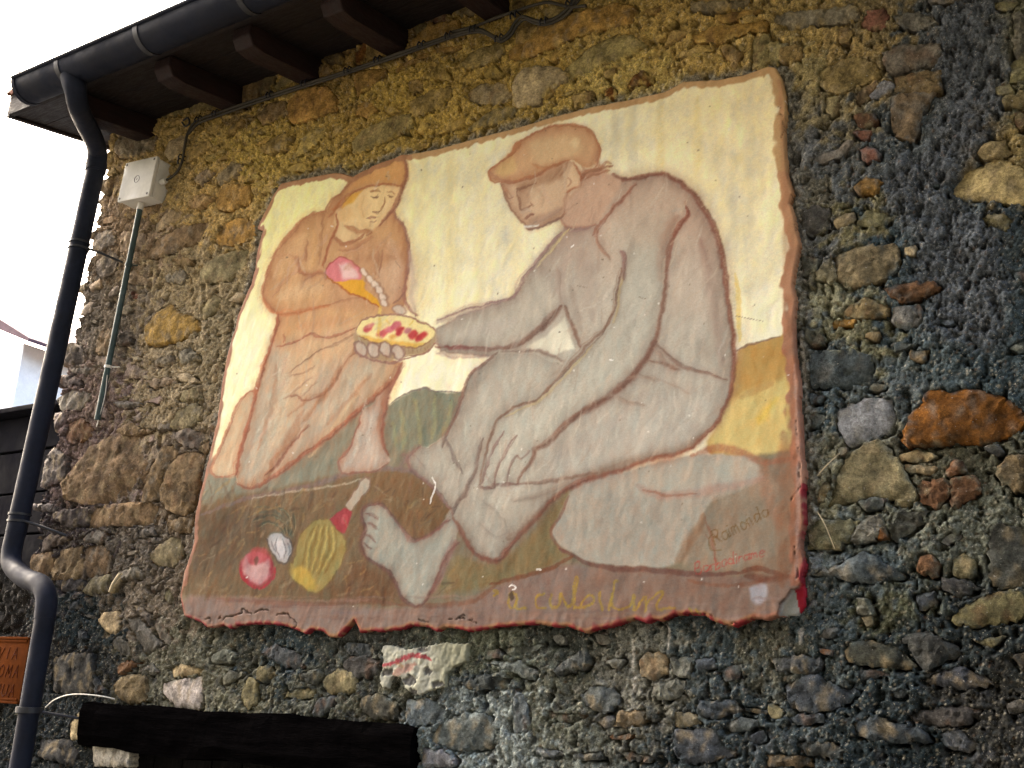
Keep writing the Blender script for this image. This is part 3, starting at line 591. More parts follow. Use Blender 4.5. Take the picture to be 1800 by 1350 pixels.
from mathutils.geometry import delaunay_2d_cdt
def stone_mesh(q, small=False):
    P = q['p']; c = P.mean(0); ar = area(P); sz = math.sqrt(ar)
    per = np.linalg.norm(np.roll(P, -1, 0) - P, axis=1); L = per.sum()
    n = int(np.clip(L / .010, 16, 60)) if not small else int(np.clip(L / .012, 8, 14))
    cs = np.concatenate([[0], np.cumsum(per)]); t = np.arange(n) / n * L
    Pc = np.vstack([P, P[:1]])
    E = np.stack([np.interp(t, cs, Pc[:, 0]), np.interp(t, cs, Pc[:, 1])], 1)
    if small: E = .84 * E + .08 * (np.roll(E, 1, 0) + np.roll(E, -1, 0))
    else: E = .92 * E + .04 * (np.roll(E, 1, 0) + np.roll(E, -1, 0))
    j = min(.0030, sz * .05)
    E += np.stack([sample(N_hi, E[:, 0], E[:, 1]), sample(N_hi, E[:, 0] + 1.3, E[:, 1] + .6)], 1) * j
    if np.dot(E[:, 0], np.roll(E[:, 1], -1)) - np.dot(E[:, 1], np.roll(E[:, 0], -1)) < 0: E = E[::-1].copy()
    sp = .016 if small else float(np.clip(sz / 9, .0075, .013))
    bev = min(.0032, sz * .07)
    I = c + (E - c) * (1 - bev / max(sz * .5, .004))
    lo, hi = E.min(0), E.max(0)
    gxx, gzz = np.meshgrid(np.arange(lo[0], hi[0], sp), np.arange(lo[1], hi[1], sp * .87))
    gxx = gxx + (np.arange(gxx.shape[0]) % 2)[:, None] * sp * .5
    G = np.stack([gxx.ravel(), gzz.ravel()], 1); G += rng.uniform(-.28, .28, G.shape) * sp
    sdg = poly_sdf(G[:, 0], G[:, 1], [tuple(p) for p in E]); G = G[sdg > bev + sp * .35]
    sdi = poly_sdf(I[:, 0], I[:, 1], [tuple(p) for p in E]); I = I[sdi > bev * .3]
    allp = np.vstack([E, I, G])
    res = delaunay_2d_cdt([Vector(p) for p in allp], [(i, (i + 1) % n) for i in range(n)], [], 1, 1e-6)
    P2 = np.array([tuple(v) for v in res[0]]); tris = res[2]
    if len(P2) == 0: return None
    d = np.maximum(poly_sdf(P2[:, 0], P2[:, 1], [tuple(p) for p in E]), 0)
    H = .004 + .010 * rng.rand() ** 1.3 + min(sz * .02, .004)
    if small: H = .006 + .007 * rng.rand()
    dd = P2 - c
    planes = [(H + rng.uniform(-.1, .5) * sz * .09, rng.normal(0, .10), rng.normal(0, .10)) for _ in range(3)] + [(H, rng.normal(0, .03), rng.normal(.01, .05))]
    hs = np.array([a_ + b_ * dd[:, 0] + g_ * dd[:, 1] for a_, b_, g_ in planes]); kk = 900.
    h = -np.log(np.exp(-(hs - H) * kk).mean(0)) / kk + H
    ox_, oz_ = rng.uniform(0, 3, 2)
    dark = q['c'] in ('sl', 'dk', 'gr', 'br', 'rb', 'og')
    h += sample(N_mid, P2[:, 0] + ox_, P2[:, 1]) * .0013 + sample(N_hi, P2[:, 0], P2[:, 1]) * .0008 + sample(N_slate, P2[:, 0], P2[:, 1]) * (.0016 if dark else .0008)
    h += .0030 * sstep(-.10, .10, sample(N_mid, P2[:, 0] * .8 + ox_, P2[:, 1] * 1.2 + oz_)) * (1 if dark else .5) - .0015
    h -= (H * .55 + .001) * (1 - sstep(0, bev * 1.6, d)) 
    V = np.stack([P2[:, 0], -h, P2[:, 1]], 1)
    F = [tuple(f) for f in tris]
    # skirt from the boundary edges into the mortar
    ec = {}
    for f in F:
        for k in range(len(f)):
            e = (f[k], f[(k + 1) % len(f)]); key = (min(e), max(e)); ec.setdefault(key, []).append(e)
    be = [v[0] for v in ec.values() if len(v) == 1]; m = {}
    V = V.tolist()
    for e in be:
        for v in e:
            if v not in m: m[v] = len(V); V.append([V[v][0], .035, V[v][2]])
    for a_, b_ in be: F.append((b_, a_, m[a_], m[b_]))
    V = np.array(V); dV = np.concatenate([d, np.zeros(len(V) - len(d))])
    base = lin(PAL[q['c']]) * ALB * (.92 if q['c'] in ('yb', 'ol', 'tn', 'br') else .72) * rng.uniform(.80, 1.18)
    if not q['traced']: wb_ = .30 if q['c'] in ('yb', 'br', 'ol') and c[1] > 2.9 else .14; base = base * wb_ + q['base'] * ALB * (.92 - wb_)
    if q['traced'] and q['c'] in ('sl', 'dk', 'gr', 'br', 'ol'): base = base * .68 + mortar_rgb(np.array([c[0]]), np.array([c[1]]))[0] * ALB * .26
    base = base * (1 + rng.normal(0, .02, 3))
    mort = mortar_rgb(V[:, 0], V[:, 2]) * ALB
    nz = sample(N_low, V[:, 0] * 3, V[:, 2] * 3) * .16 + sample(N_mid, V[:, 0] + ox_, V[:, 2]) * .16 + sample(N_slate, V[:, 0], V[:, 2]) * .13
    C = base[None] * np.clip(1 + nz, .45, 1.8)[:, None]
    vein = sstep(.4, 1.4, sample(N_mid, V[:, 0] + 2.1 + ox_, V[:, 2] + 1.1))[:, None]
    C = C * (1 - .4 * vein) + .4 * vein * lin(PAL['tn' if rng.rand() < .4 else 'gr' if rng.rand() < .5 else 'rb']) * ALB
    smear = sstep(.0, 1.2, sample(N_hi, V[:, 0] + .4, V[:, 2]) * .7 + sample(N_mid, V[:, 0] + .9, V[:, 2]) * .9)
    sm = ((.12 + .6 * (1 - sstep(.002, .014, dV))) * smear)[:, None]
    C = C * (1 - sm) + mort * sm
    return V, F, C

polys += fill
for q in polys: q['a'] = area(q['p']) * (3 if q['traced'] else 1)
polys.sort(key=lambda q: -q['a'])
big, small = polys[:300], polys[300:]
print('stones', len(polys), 'traced', sum(q['traced'] for q in polys))

# ------------------------------------------------------------------ the stone house
house = empty('stone_house', (-1.9, .3, 0))
tag(house, 'rubble stone house wall with yellow lime mortar above and grey mortar below', 'house')

# mortar face: a real relief sheet
MS = .0045
gx = np.arange(GX0 + .02, GX1, MS); gz = np.arange(1.0, GZ1, MS)
X, Z = np.meshgrid(gx, gz); nzr, nxr = X.shape
gm = grey_mask(X, Z)
gsoft = gm.astype(float)
for _ in range(3):
    gsoft = (gsoft + np.roll(gsoft, 3, 0) + np.roll(gsoft, -3, 0) + np.roll(gsoft, 3, 1) + np.roll(gsoft, -3, 1)) / 5
Dst = np.full(X.shape, .05)               # distance outside the nearest stone
Dn = np.full(X.shape, .05)                # the same, counted only from stones above (their undersides)
for q in polys:
    P = q['p']; m_ = .03
    i0 = max(int((P[:, 0].min() - m_ - gx[0]) / MS), 0); i1 = max(int((P[:, 0].max() + m_ - gx[0]) / MS) + 1, 0)
    j0 = max(int((P[:, 1].min() - m_ - gz[0]) / MS), 0); j1 = max(int((P[:, 1].max() + m_ - gz[0]) / MS) + 1, 0)
    s = (slice(j0, j1), slice(i0, i1))
    if X[s].size == 0: continue
    d = -poly_sdf(X[s], Z[s], P)
    Dst[s] = np.minimum(Dst[s], d)
    below = Z[s] < P[:, 1].mean()
    Dn[s] = np.minimum(Dn[s], np.where(below, d, .05))
nl, nm, nh, ng, nsl = [sample(F, X, Z) for F in (N_low, N_mid, N_hi, N_gr, N_slate)]
nh2 = sample(N_hi, X + 1.7, Z + .9); nm2 = sample(N_mid, X + 1.1, Z + 2.3)
h = .004 * nl * 1.3 + .0018 * (.8 - np.abs(nm)) + .0014 * nm2 + (.0024 * (.8 - np.abs(nh)) + .0013 * nh2) * (1 - .35 * gsoft) + .0017 * ng * (1 - .5 * gsoft) + nsl * (.0014 + .0028 * gsoft) + .004 * gsoft
h += .0030 * sstep(-.08, .08, nm2 + .3 * nh2) * (.3 + .7 * gsoft)              # broken flakes with a crisp edge
h += .004 * sstep(1.2, 2.2, nh2 + .4 * nm2) * (1 - gsoft) - .022 * sstep(1.7, 2.3, -nm2 - .5 * nh + .3 * sample(N_low, X + 1, Z))
slit = sample(N_slit, X, Z); h -= .030 * sstep(1.75, 2.3, slit + .25 * nh2) * (Dst > .002)
# cracks round the stones, deepest under them
gap = sstep(.35, 1.1, sample(N_mid, X + .37, Z + .21) + .4 * sample(N_hi, X + .1, Z))
h += .003 * sstep(.014, .003, Dst) * (1 - gap)
h -= .022 * sstep(.007, .001, Dst) * gap * (1 - .5 * gsoft)
h -= .030 * sstep(.011, .002, Dn) * sstep(-.1, .7, sample(N_mid, X + .9, Z + .5))
cover = .001 + .0032 * sstep(-.2, 1.2, sample(N_hi, X + .6, Z + .3) + sample(N_mid, X + .2, Z + .4))
h = np.where(Dst < -cover, np.minimum(h, -.014), h)
osd = out_sd(X, Z)
h += .007 * sstep(-.04, -.008, osd) * sstep(-.6, .6, nh + nm)      # cement pushed out round the mural
h = np.where(osd > -.004, np.minimum(h, .004), h)
Y = -h
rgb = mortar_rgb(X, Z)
ring = sstep(-.05, -.012, osd + .008 * nm)[..., None] * .75
ringcol = lin((128, 128, 122))[None, None] * (1 + .25 * nh[..., None]).clip(.4, 1.8)
ringcol = np.where((Z < 2.0)[..., None], rgb * .9, ringcol)
rgb = rgb * (1 - ring) + ringcol * ring
gcol = lin((88, 94, 101))
rgb = rgb * (1 - .85 * gsoft[..., None]) + gcol * (.85 * gsoft[..., None])
# mineral colour variation: grains, pale lime crumbs, rusty bits
var = 1 + .12 * nm2 + .15 * nh2 + .22 * ng + .12 * nsl
rgb = rgb * np.clip(var, .45, 1.7)[..., None]
pale = (sstep(1.0, 2.2, ng + .5 * nh) * (1 - .7 * gsoft))[..., None] * .55
rgb = rgb * (1 - pale) + lin((205, 198, 176)) * pale
bluish = (sstep(.5, 1.5, sample(N_mid, X + 1.9, Z + 2.2)) * sstep(1.75, 1.5, Z))[..., None] * .3
rgb = rgb * (1 - bluish) + lin((92, 96, 104)) * bluish
rust = sstep(1.5, 2.4, sample(N_hi, X + 2.9, Z + 2.2))[..., None] * .4
rgb = rgb * (1 - rust) + lin((130, 96, 60)) * rust
soot = sstep(1.1, 2.0, sample(N_mid, X * .9 + 3.1, Z * 1.1 + .2))[..., None] * .35
rgb = rgb * (1 - soot) + lin((66, 64, 60)) * soot
for pts_ in ([(1177,1096),(1178,1115),(1176,1140)], [(1113,1126),(1114,1150),(1111,1172)], [(1112,1180),(1115,1215)], [(1220,1095),(1222,1110)], [(1409,1105),(1407,1130)], [(1412,600),(1414,680)]):
    for a_, b_ in zip(pts_, pts_[1:]):
        wa, wb = wall(*a_), wall(*b_); d_ = seg_dist(X + .0015 * nh, Z, wa, wb)[0]
        k_ = sstep(.0055, .002, d_)[..., None] * .75; rgb = rgb * (1 - k_) + lin((196, 194, 186)) * k_
CRGB = rgb * ALB

door_hole = (X > LINTEL[0] + .12) & (X < LINTEL[1] - .06) & (Z < LINTEL[3] - .03)
beam_hole = (X > LINTEL[0] + .012) & (X < LINTEL[1] - .012) & (Z > LINTEL[2] + .01) & (Z < LINTEL[3] - .012)
edge = GX0 + .045 + .014 * sample(N_low, np.zeros(nzr), gz * 1.5) + .010 * sample(N_mid, np.zeros(nzr), gz)
keep = (osd < .02) & ~door_hole & ~beam_hole & ((X > edge[:, None]) | (Z < 1.75))
def grid_mesh(name, X, Y, Z, keep, C, mat, parent, skirt=None):
    nr, nc = X.shape
    idx = np.arange(nr * nc).reshape(nr, nc)
    kq = keep[:-1, :-1] & keep[1:, :-1] & keep[:-1, 1:] & keep[1:, 1:]
    a = idx[:-1, :-1][kq]; b = idx[:-1, 1:][kq]; c = idx[1:, 1:][kq]; d = idx[1:, :-1][kq]
    quads = np.stack([a, b, c, d], 1)
    V = np.stack([X.ravel(), Y.ravel(), Z.ravel()], 1); Cf = C.reshape(-1, 3)
    if skirt is not None:
        e = np.concatenate([quads[:, [0, 1]], quads[:, [1, 2]], quads[:, [2, 3]], quads[:, [3, 0]]])
        key = e.min(1).astype(np.int64) * (nr * nc) + e.max(1)
        u, inv, cnt = np.unique(key, return_inverse=True, return_counts=True)
        be = e[cnt[inv] == 1]
        bv = np.unique(be); remap = -np.ones(nr * nc, int); remap[bv] = len(V) + np.arange(len(bv))
        nv = V[bv].copy(); nv[:, 1] = skirt
        V = np.vstack([V, nv]); Cf = np.vstack([Cf, Cf[bv]])
        quads = np.vstack([quads, np.stack([be[:, 1], be[:, 0], remap[be[:, 0]], remap[be[:, 1]]], 1)])
    used = np.unique(quads); rm = -np.ones(len(V), int); rm[used] = np.arange(len(used))
    V = V[used]; Cf = Cf[used]; quads = rm[quads]
    me = bpy.data.meshes.new(name)
    me.vertices.add(len(V)); me.vertices.foreach_set('co', V.astype(np.float32).ravel())
    me.loops.add(quads.size); me.loops.foreach_set('vertex_index', quads.astype(np.int32).ravel())
    me.polygons.add(len(quads)); me.polygons.foreach_set('loop_start', (np.arange(len(quads)) * 4).astype(np.int32))
    me.polygons.foreach_set('loop_total', np.full(len(quads), 4, np.int32))
    me.polygons.foreach_set('use_smooth', np.ones(len(quads), bool))
    me.update(calc_edges=True); me.validate()
    set_col(me, Cf)
    return link(name, me, mat, parent)
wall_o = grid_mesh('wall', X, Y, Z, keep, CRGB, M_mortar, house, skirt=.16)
print('wall verts', len(wall_o.data.vertices))
# the plain remainder of the wall: above, beside and below the drawn face, outside the frame
bm = bmesh.new()
add_box(bm, (GX1 - .01, .004, 0), (2.6, .45, 4.12)); add_box(bm, (GX0 + .06, .17, 0), (GX1 - .01, .45, .995)); add_box(bm, (GX0 + .02, .004, 0), (LINTEL[0] + .10, .169, 1.0))
add_box(bm, (LINTEL[1] - .05, .004, 0), (GX1 - .012, .169, 1.0)); add_box(bm, (GX0 + .06, .17, 1.6), (GX1 - .01, .45, 4.1))
add_box(bm, (LINTEL[1], .17, .995), (GX1 - .012, .45, 1.598)); add_box(bm, (GX0 + .06, .17, .997), (LINTEL[0] + .1, .45, 1.599))
core = from_bm('wall_core', bm, plain_mat('wall_core', tuple(lin((110, 104, 88)) * .5), .95, .1, .35, 6, .02, 18), house, smooth=False)

stone_proto = None
for q in big:
    r = stone_mesh(q)
    if r is None: continue
    V, F, C = r
    me = bpy.data.meshes.new('stone'); me.from_pydata(V.tolist(), [], F); me.update(); set_col(me, C)
    me.polygons.foreach_set('use_smooth', [True] * len(me.polygons)); me.set_sharp_from_angle(angle=math.radians(38))
    o = link('stone', me, M_stone, wall_o)
VV, FF, CC, off = [], [], [], 0
for q in small:
    r = stone_mesh(q, True)
    if r is None: continue
    V, F, C = r
    VV.append(V); CC.append(C); FF += [tuple(i + off for i in f) for f in F]; off += len(V)
me = bpy.data.meshes.new('small_stones'); me.from_pydata(np.vstack(VV).tolist(), [], FF); me.update(); set_col(me, np.vstack(CC))
me.polygons.foreach_set('use_smooth', [True] * len(me.polygons)); me.set_sharp_from_angle(angle=math.radians(38))
tag(link('small_stones', me, M_stone, wall_o), kind='stuff')

# ------------------------------------------------------------------ the painted plaster panel
PS = .003
ox = np.array([p[0] for p in OUT_W]); oz = np.array([p[1] for p in OUT_W])
gx = np.arange(ox.min() - .01, ox.max() + .012, PS); gz = np.arange(oz.min() - .01, oz.max() + .012, PS)
X, Z = np.meshgrid(gx, gz)
px, py = project(X, np.full(X.shape, -.035), Z)
W1, W2 = sample(N_w1, X, Z), sample(N_w2, X, Z)
h1, h2 = sample(N_hi, X + .33, Z), sample(N_hi, X, Z + .77)
U = px + W1 * .8 + h1 * .3; V_ = py + W2 * .8 + h2 * .3
bru, brv, brh, fin = sample(N_brush, X, Z), sample(N_brv, X, Z), sample(N_brh, X, Z), sample(N_fine, X, Z)
hi_, mid_, low_ = sample(N_hi, X, Z), sample(N_mid, X + .5, Z), sample(N_low, X * 1.6, Z * 1.6)
C = np.zeros(X.shape + (3,))
def put(s, a, col):
    C[s] = C[s] * (1 - a[..., None]) + np.asarray(col, float) * a[..., None]
def box_of(pts, m):
    P = np.asarray(pts, float); lo = P.min(0) - m; hi = P.max(0) + m
    r = (px > lo[0]) & (px < hi[0]) & (py > lo[1]) & (py < hi[1])
    rows = np.where(r.any(1))[0]; cols = np.where(r.any(0))[0]
    if len(rows) == 0 or len(cols) == 0: return None
    return (slice(rows[0], rows[-1] + 1), slice(cols[0], cols[-1] + 1))
def fill_(pts, col, a=1.0, soft=3.0, smooth=True, tex=0.0):
    P = spline(list(pts) + [pts[0]], 4)[:-1] if smooth else np.asarray(pts, float)
    s = box_of(P, soft + 6)
    if s is None: return
    d = poly_sdf(U[s], V_[s], [tuple(p) for p in P])
    m = sstep(-soft, soft, d) * a
    if tex: m = np.clip(m * (1 + tex * bru[s]), 0, 1)
    put(s, m, col)
def stroke(pts, w, col, a=.8, soft=.8, taper=True, tex=.18, n=6):
    P = spline(pts, n) if len(pts) > 2 else np.asarray(pts, float)
    s = box_of(P, w + 6)
    if s is None: return
    best = np.full(U[s].shape, 1e9); tt = np.zeros(U[s].shape); m = len(P) - 1
    for i in range(m):
        d, t = seg_dist(U[s], V_[s], tuple(P[i]), tuple(P[i + 1]))
        k = d < best; best = np.where(k, d, best); tt = np.where(k, (i + t) / m, tt)
    ww = w * .5 * (np.sqrt(np.clip(4 * tt * (1 - tt), 0, 1)) * .65 + .35 if taper else 1)
    al = sstep(1 + soft * .6, 1 - soft * .6, best / ww) * a
    put(s, np.clip(al * (1 + tex * bru[s] + tex * fin[s]), 0, 1), col)
def volume(pts, dark, light, ad=.45, al=.35, w=16, m=2.0):
    """the painter's rubbed-in modelling: brown towards the contour, chalky in the middle"""
    s = box_of(pts, 4); d = poly_sdf(U[s], V_[s], [tuple(p) for p in pts]); ins = sstep(0, 2, d)
    n_ = 1 + .25 * bru[s] + .15 * mid_[s]
    put(s, np.clip(ins * np.exp(-np.maximum(d, 0) / w) * ad * n_, 0, 1), dark)
    put(s, np.clip(ins * (1 - np.exp(-np.maximum(d - w * .6, 0) / (w * m))) * al * n_, 0, 1), light)
def sketch(p, w, c, a, seed=[3]):
    seed[0] += 1; r = np.random.RandomState(seed[0]); q = [(x_ + r.normal(0, 1.6) + 1.5, y_ + r.normal(0, 1.6)) for x_, y_ in p]
    stroke(q, max(w * .45, 1.6), tuple(v * .82 for v in c), a * .45, .9)
    if w >= 5:
        q = [(x_ + r.normal(0, 2.5) - 2, y_ + r.normal(0, 2.5) - 1) for x_, y_ in p]; stroke(q, w * .5, tuple(min(v * 1.12, 235) for v in c), a * .4, 1.1)
def blob_(c, rx, ry, col, a=1., ang=0., soft=2.5):
    n = 12; ca, sa = math.cos(ang), math.sin(ang)
    fill_([(c[0] + rx * math.cos(t) * ca - ry * math.sin(t) * sa, c[1] + rx * math.cos(t) * sa + ry * math.sin(t) * ca) for t in np.arange(n) * 2 * math.pi / n], col, a, soft)

BR0, DB, PK, GY, YL, PU, CR = (150, 92, 68), (112, 66, 54), (176, 140, 122), (178, 172, 160), (226, 196, 120), (142, 112, 116), (150, 42, 58)
BR = (146, 96, 76)
# sky ground colour
C[:] = (244, 238, 202)
tl = sstep(900, 500, px)[..., None]; C = C * (1 - tl) + np.array((250, 243, 178)) * tl
rt = sstep(1000, 1330, px)[..., None] * sstep(560, 200, py)[..., None]; C = C * (1 - rt) + np.array((244, 230, 184)) * rt
lw = sstep(420, 640, py)[..., None]; C = C * (1 - lw * .5) + np.array((226, 222, 196)) * lw * .6
C += (brv * 3.0 + low_ * 3.0 + hi_ * 1.5)[..., None] * np.array((1, .9, .3)) + (mid_ * 2.5)[..., None] * np.array((1, .5, -1.2))
for xs, a in ((790, .2), (842, .12), (985, .16), (1080, .35), (1110, .22), (1160, .3), (1225, .25), (1290, .3), (1320, .2), (905, .15), (740, .15)):
    stroke([(xs, 170), (xs - 2, 420), (xs - 6, 620)], 18, (222, 204, 140) if int(xs) % 3 else (206, 200, 176), a * 1.15, 1.3, tex=.4)
# far hills
fill_([(684,708),(700,697),(716,690),(740,681),(760,685),(785,690),(812,687),(806,720),(784,765),(748,785),(722,800),(700,815),(678,811),(669,776),(669,745),(676,714)], (132, 132, 112), 1, 3)
fill_([(1296,616),(1320,603),(1345,597),(1372,590),(1390,588),(1392,800),(1250,800),(1262,742),(1289,650)], (188, 154, 92), 1, 3)
fill_([(1290,700),(1330,680),(1370,668),(1390,660),(1392,790),(1250,790),(1262,742)], (212, 194, 130), .9, 8)
fill_([(1330,735),(1350,712),(1368,700),(1350,730),(1335,745)], (216, 184, 84), .8, 8)
stroke([(1300,700),(1330,685),(1360,672)], 12, (180, 146, 92), .6)
stroke([(1293,617),(1320,604),(1372,590)], 4, (136, 110, 92), .8)
stroke([(684,706),(702,695),(740,681),(760,686),(812,688)], 3.5, (120, 110, 104), .8)
for p in [((700,720),(705,790)), ((725,700),(735,780)), ((760,695),(755,770)), ((790,700),(775,760)), ((685,740),(690,800))]:
    stroke([p[0], ((p[0][0]+p[1][0])/2+5, (p[0][1]+p[1][1])/2), p[1]], 9, (160, 156, 108), .4, 1)
    stroke([(p[0][0]+8,p[0][1]+5), (p[1][0]+10,p[1][1])], 6, (116, 118, 100), .4, 1)
# ground
fill_([(352,815),(420,780),(520,760),(600,700),(700,790),(790,800),(1000,850),(1400,790),(1425,1120),(300,1120),(320,1000)], (136, 126, 104), 1, 5, False)
fill_([(350,815),(430,800),(520,760),(610,690),(668,680),(680,830),(600,830),(520,850),(430,870),(350,885)], (134, 132, 114), 1, 6)
fill_([(342,890),(400,872),(470,862),(540,846),(600,832),(640,822),(700,823),(750,838),(790,880),(800,930),(760,1000),(700,1060),(560,1062),(330,1052),(328,990)], (124, 102, 74), 1, 6)
fill_([(650,832),(700,828),(745,845),(785,890),(752,936),(722,942),(692,908),(668,884),(640,880),(628,870)], (128, 100, 68), .9, 5)
fill_([(352,905),(430,890),(470,930),(420,1000),(350,1010),(336,980)], (96, 78, 58), .5, 14)
fill_([(620,985),(690,1020),(700,1050),(600,1048)], (120, 84, 56), .6, 10)
fill_([(800,975),(870,990),(940,930),(1000,860),(985,960),(1000,975),(930,1010),(860,1030),(770,1040)], (136, 120, 84), .95, 6)
fill_([(330,1046),(450,1050),(560,1062),(700,1068),(820,1052),(900,1018),(1000,992),(1060,1000),(1190,1005),(1300,1010),(1390,1000),(1412,1070),(1400,1100),(900,1115),(330,1105)], (142, 120, 110), 1, 7)
fill_([(1040,1000),(1300,1015),(1400,1010),(1400,1080),(1000,1085)], (140, 116, 102), .6, 20)
# rock the man sits on, and the ground beside it
fill_([(1225,1000),(1180,960),(1240,900),(1300,850),(1345,815),(1395,800),(1408,900),(1408,1005),(1300,1012)], (144, 126, 108), 1, 8)
fill_([(1012,842),(1060,832),(1099,828),(1158,812),(1200,802),(1241,798),(1289,799),(1320,806),(1336,826),(1339,846),(1290,868),(1250,885),(1238,912),(1212,950),(1190,992),(1135,998),(1040,989),(1005,972),(980,955),(969,934),(985,900),(1000,870)], (172, 166, 154), 1, 4)
fill_([(1250,885),(1300,858),(1350,845),(1385,860),(1385,960),(1300,1000),(1200,992),(1230,930)], (154, 140, 122), .9, 12)
fill_([(1060,842),(1200,812),(1300,808),(1328,830),(1200,862),(1080,870)], (184, 178, 164), .6, 12)
stroke([(1120,855),(1165,872),(1215,868),(1270,858),(1345,842)], 16, (172, 142, 130), .55, 1)
stroke([(1130,860),(1180,873),(1225,866)], 5, BR, .5, 1)
stroke([(1238,905),(1225,935),(1205,962),(1190,990)], 16, (150, 118, 92), .6, 1)
stroke([(1240,910),(1252,950),(1262,995)], 5, (150, 104, 84), .6)
stroke([(1215,800),(1260,788),(1305,795),(1340,812),(1390,808)], 14, (158, 104, 82), .6, 1)
stroke([(1340,812),(1350,870),(1372,930)], 22, (166, 120, 96), .4, 1)
stroke([(1000,872),(985,905),(968,934),(982,960),(1000,972)], 6, (138, 100, 84), .7)
stroke([(985,965),(1040,992),(1100,1000),(1160,1003),(1230,1010),(1300,1006)], 10, (118, 80, 72), .75)
stroke([(1300,1006),(1340,1000),(1380,1012)], 9, (120, 72, 56), .6)
stroke([(860,1028),(920,1012),(970,998),(1005,978)], 8, (128, 82, 58), .75)
stroke([(700,1062),(760,1064),(830,1056),(870,1030)], 9, (134, 92, 70), .6)
stroke([(380,1052),(470,1058),(560,1062),(640,1056),(700,1062)], 10, (130, 88, 72), .55, 1)
stroke([(1210,1020),(1260,1030),(1330,1024),(1390,1005)], 7, (140, 96, 76), .55)
stroke([(1310,1012),(1350,1018),(1390,1014)], 14, (120, 74, 58), .6, 1)
fill_([(1318,1035),(1345,1026),(1350,1045),(1338,1062),(1322,1056)], (176, 176, 188), .8, 4)
stroke([(350,905),(420,878),(500,862),(560,848),(600,834),(650,824),(700,824),(745,838),(790,892)], 9, (128, 110, 108), .7, 1)
stroke([(440,875),(520,862),(600,850),(640,842)], 4, (184, 172, 150), .6, 1)

# ---- standing girl with a hood
FG = (206, 164, 118)
leg_l = [(444,683),(427,691),(415,705),(400,745),(385,780),(372,810),(367,828),(385,838),(410,834),(420,800),(436,740),(446,700)]
fill_(leg_l, (204, 180, 148), 1, 3)
leg_r = [(666,686),(648,712),(633,721),(626,745),(614,778),(604,795),(595,804),(592,818),(600,830),(620,828),(657,826),(680,812),(676,796),(669,776),(668,745),(672,714),(681,686),(704,638),(690,640)]
fill_(leg_r, (186, 170, 156), 1, 3)
fill_([(668,690),(704,638),(692,662),(681,690),(674,720),(670,760),(674,790),(664,770),(660,735)], (164, 122, 98), .9, 4)
body = [(703,270),(680,277),(657,286),(626,302),(610,316),(595,335),(580,345),(571,361),(567,369),(548,370),(527,382),(508,403),(493,420),(482,437),(471,458),(463,482),(456,503),(456,522),(467,539),(482,551),(480,570),(474,590),(467,615),(461,634),(456,653),(446,683),(439,717),(432,745),(425,771),(418,795),(411,834),(415,849),(434,856),(453,851),(474,839),(508,816),(538,792),(572,769),(600,745),(626,721),(647,702),(666,686),(688,667),(700,648),(704,636),(660,620),(640,600),(700,560),(708,524),(714,465),(714,441),(710,415),(704,392),(690,373),(688,363),(702,335),(710,306),(712,288)]
fill_(body, FG, 1, 2.5, False)
s = box_of([(400,600),(720,860)], 4)
g = (sstep(560, 760, py[s]) * (poly_sdf(U[s], V_[s], [tuple(p) for p in body]) > 0))
put(s, g * .85, (186, 176, 158))
fill_([(470,600),(640,560),(690,560),(640,640),(560,700),(480,690)], (204, 178, 150), .6, 16)
fill_([(560,470),(640,420),(706,440),(706,520),(660,540),(580,540)], (186, 142, 108), .8, 12)
fill_([(655,470),(704,455),(706,515),(690,530),(664,520)], (206, 176, 150), .7, 8)
volume(body, (160, 104, 66), (222, 184, 134), .55, .25, 13)
fill_([(470,600),(500,640),(470,800),(430,840),(420,790)], (176, 168, 152), .6, 14)
fill_([(560,640),(640,620),(680,640),(600,730),(500,810),(480,800)], (180, 170, 154), .55, 16)
volume(leg_r, (150, 116, 96), (196, 186, 172), .5, .3, 8)
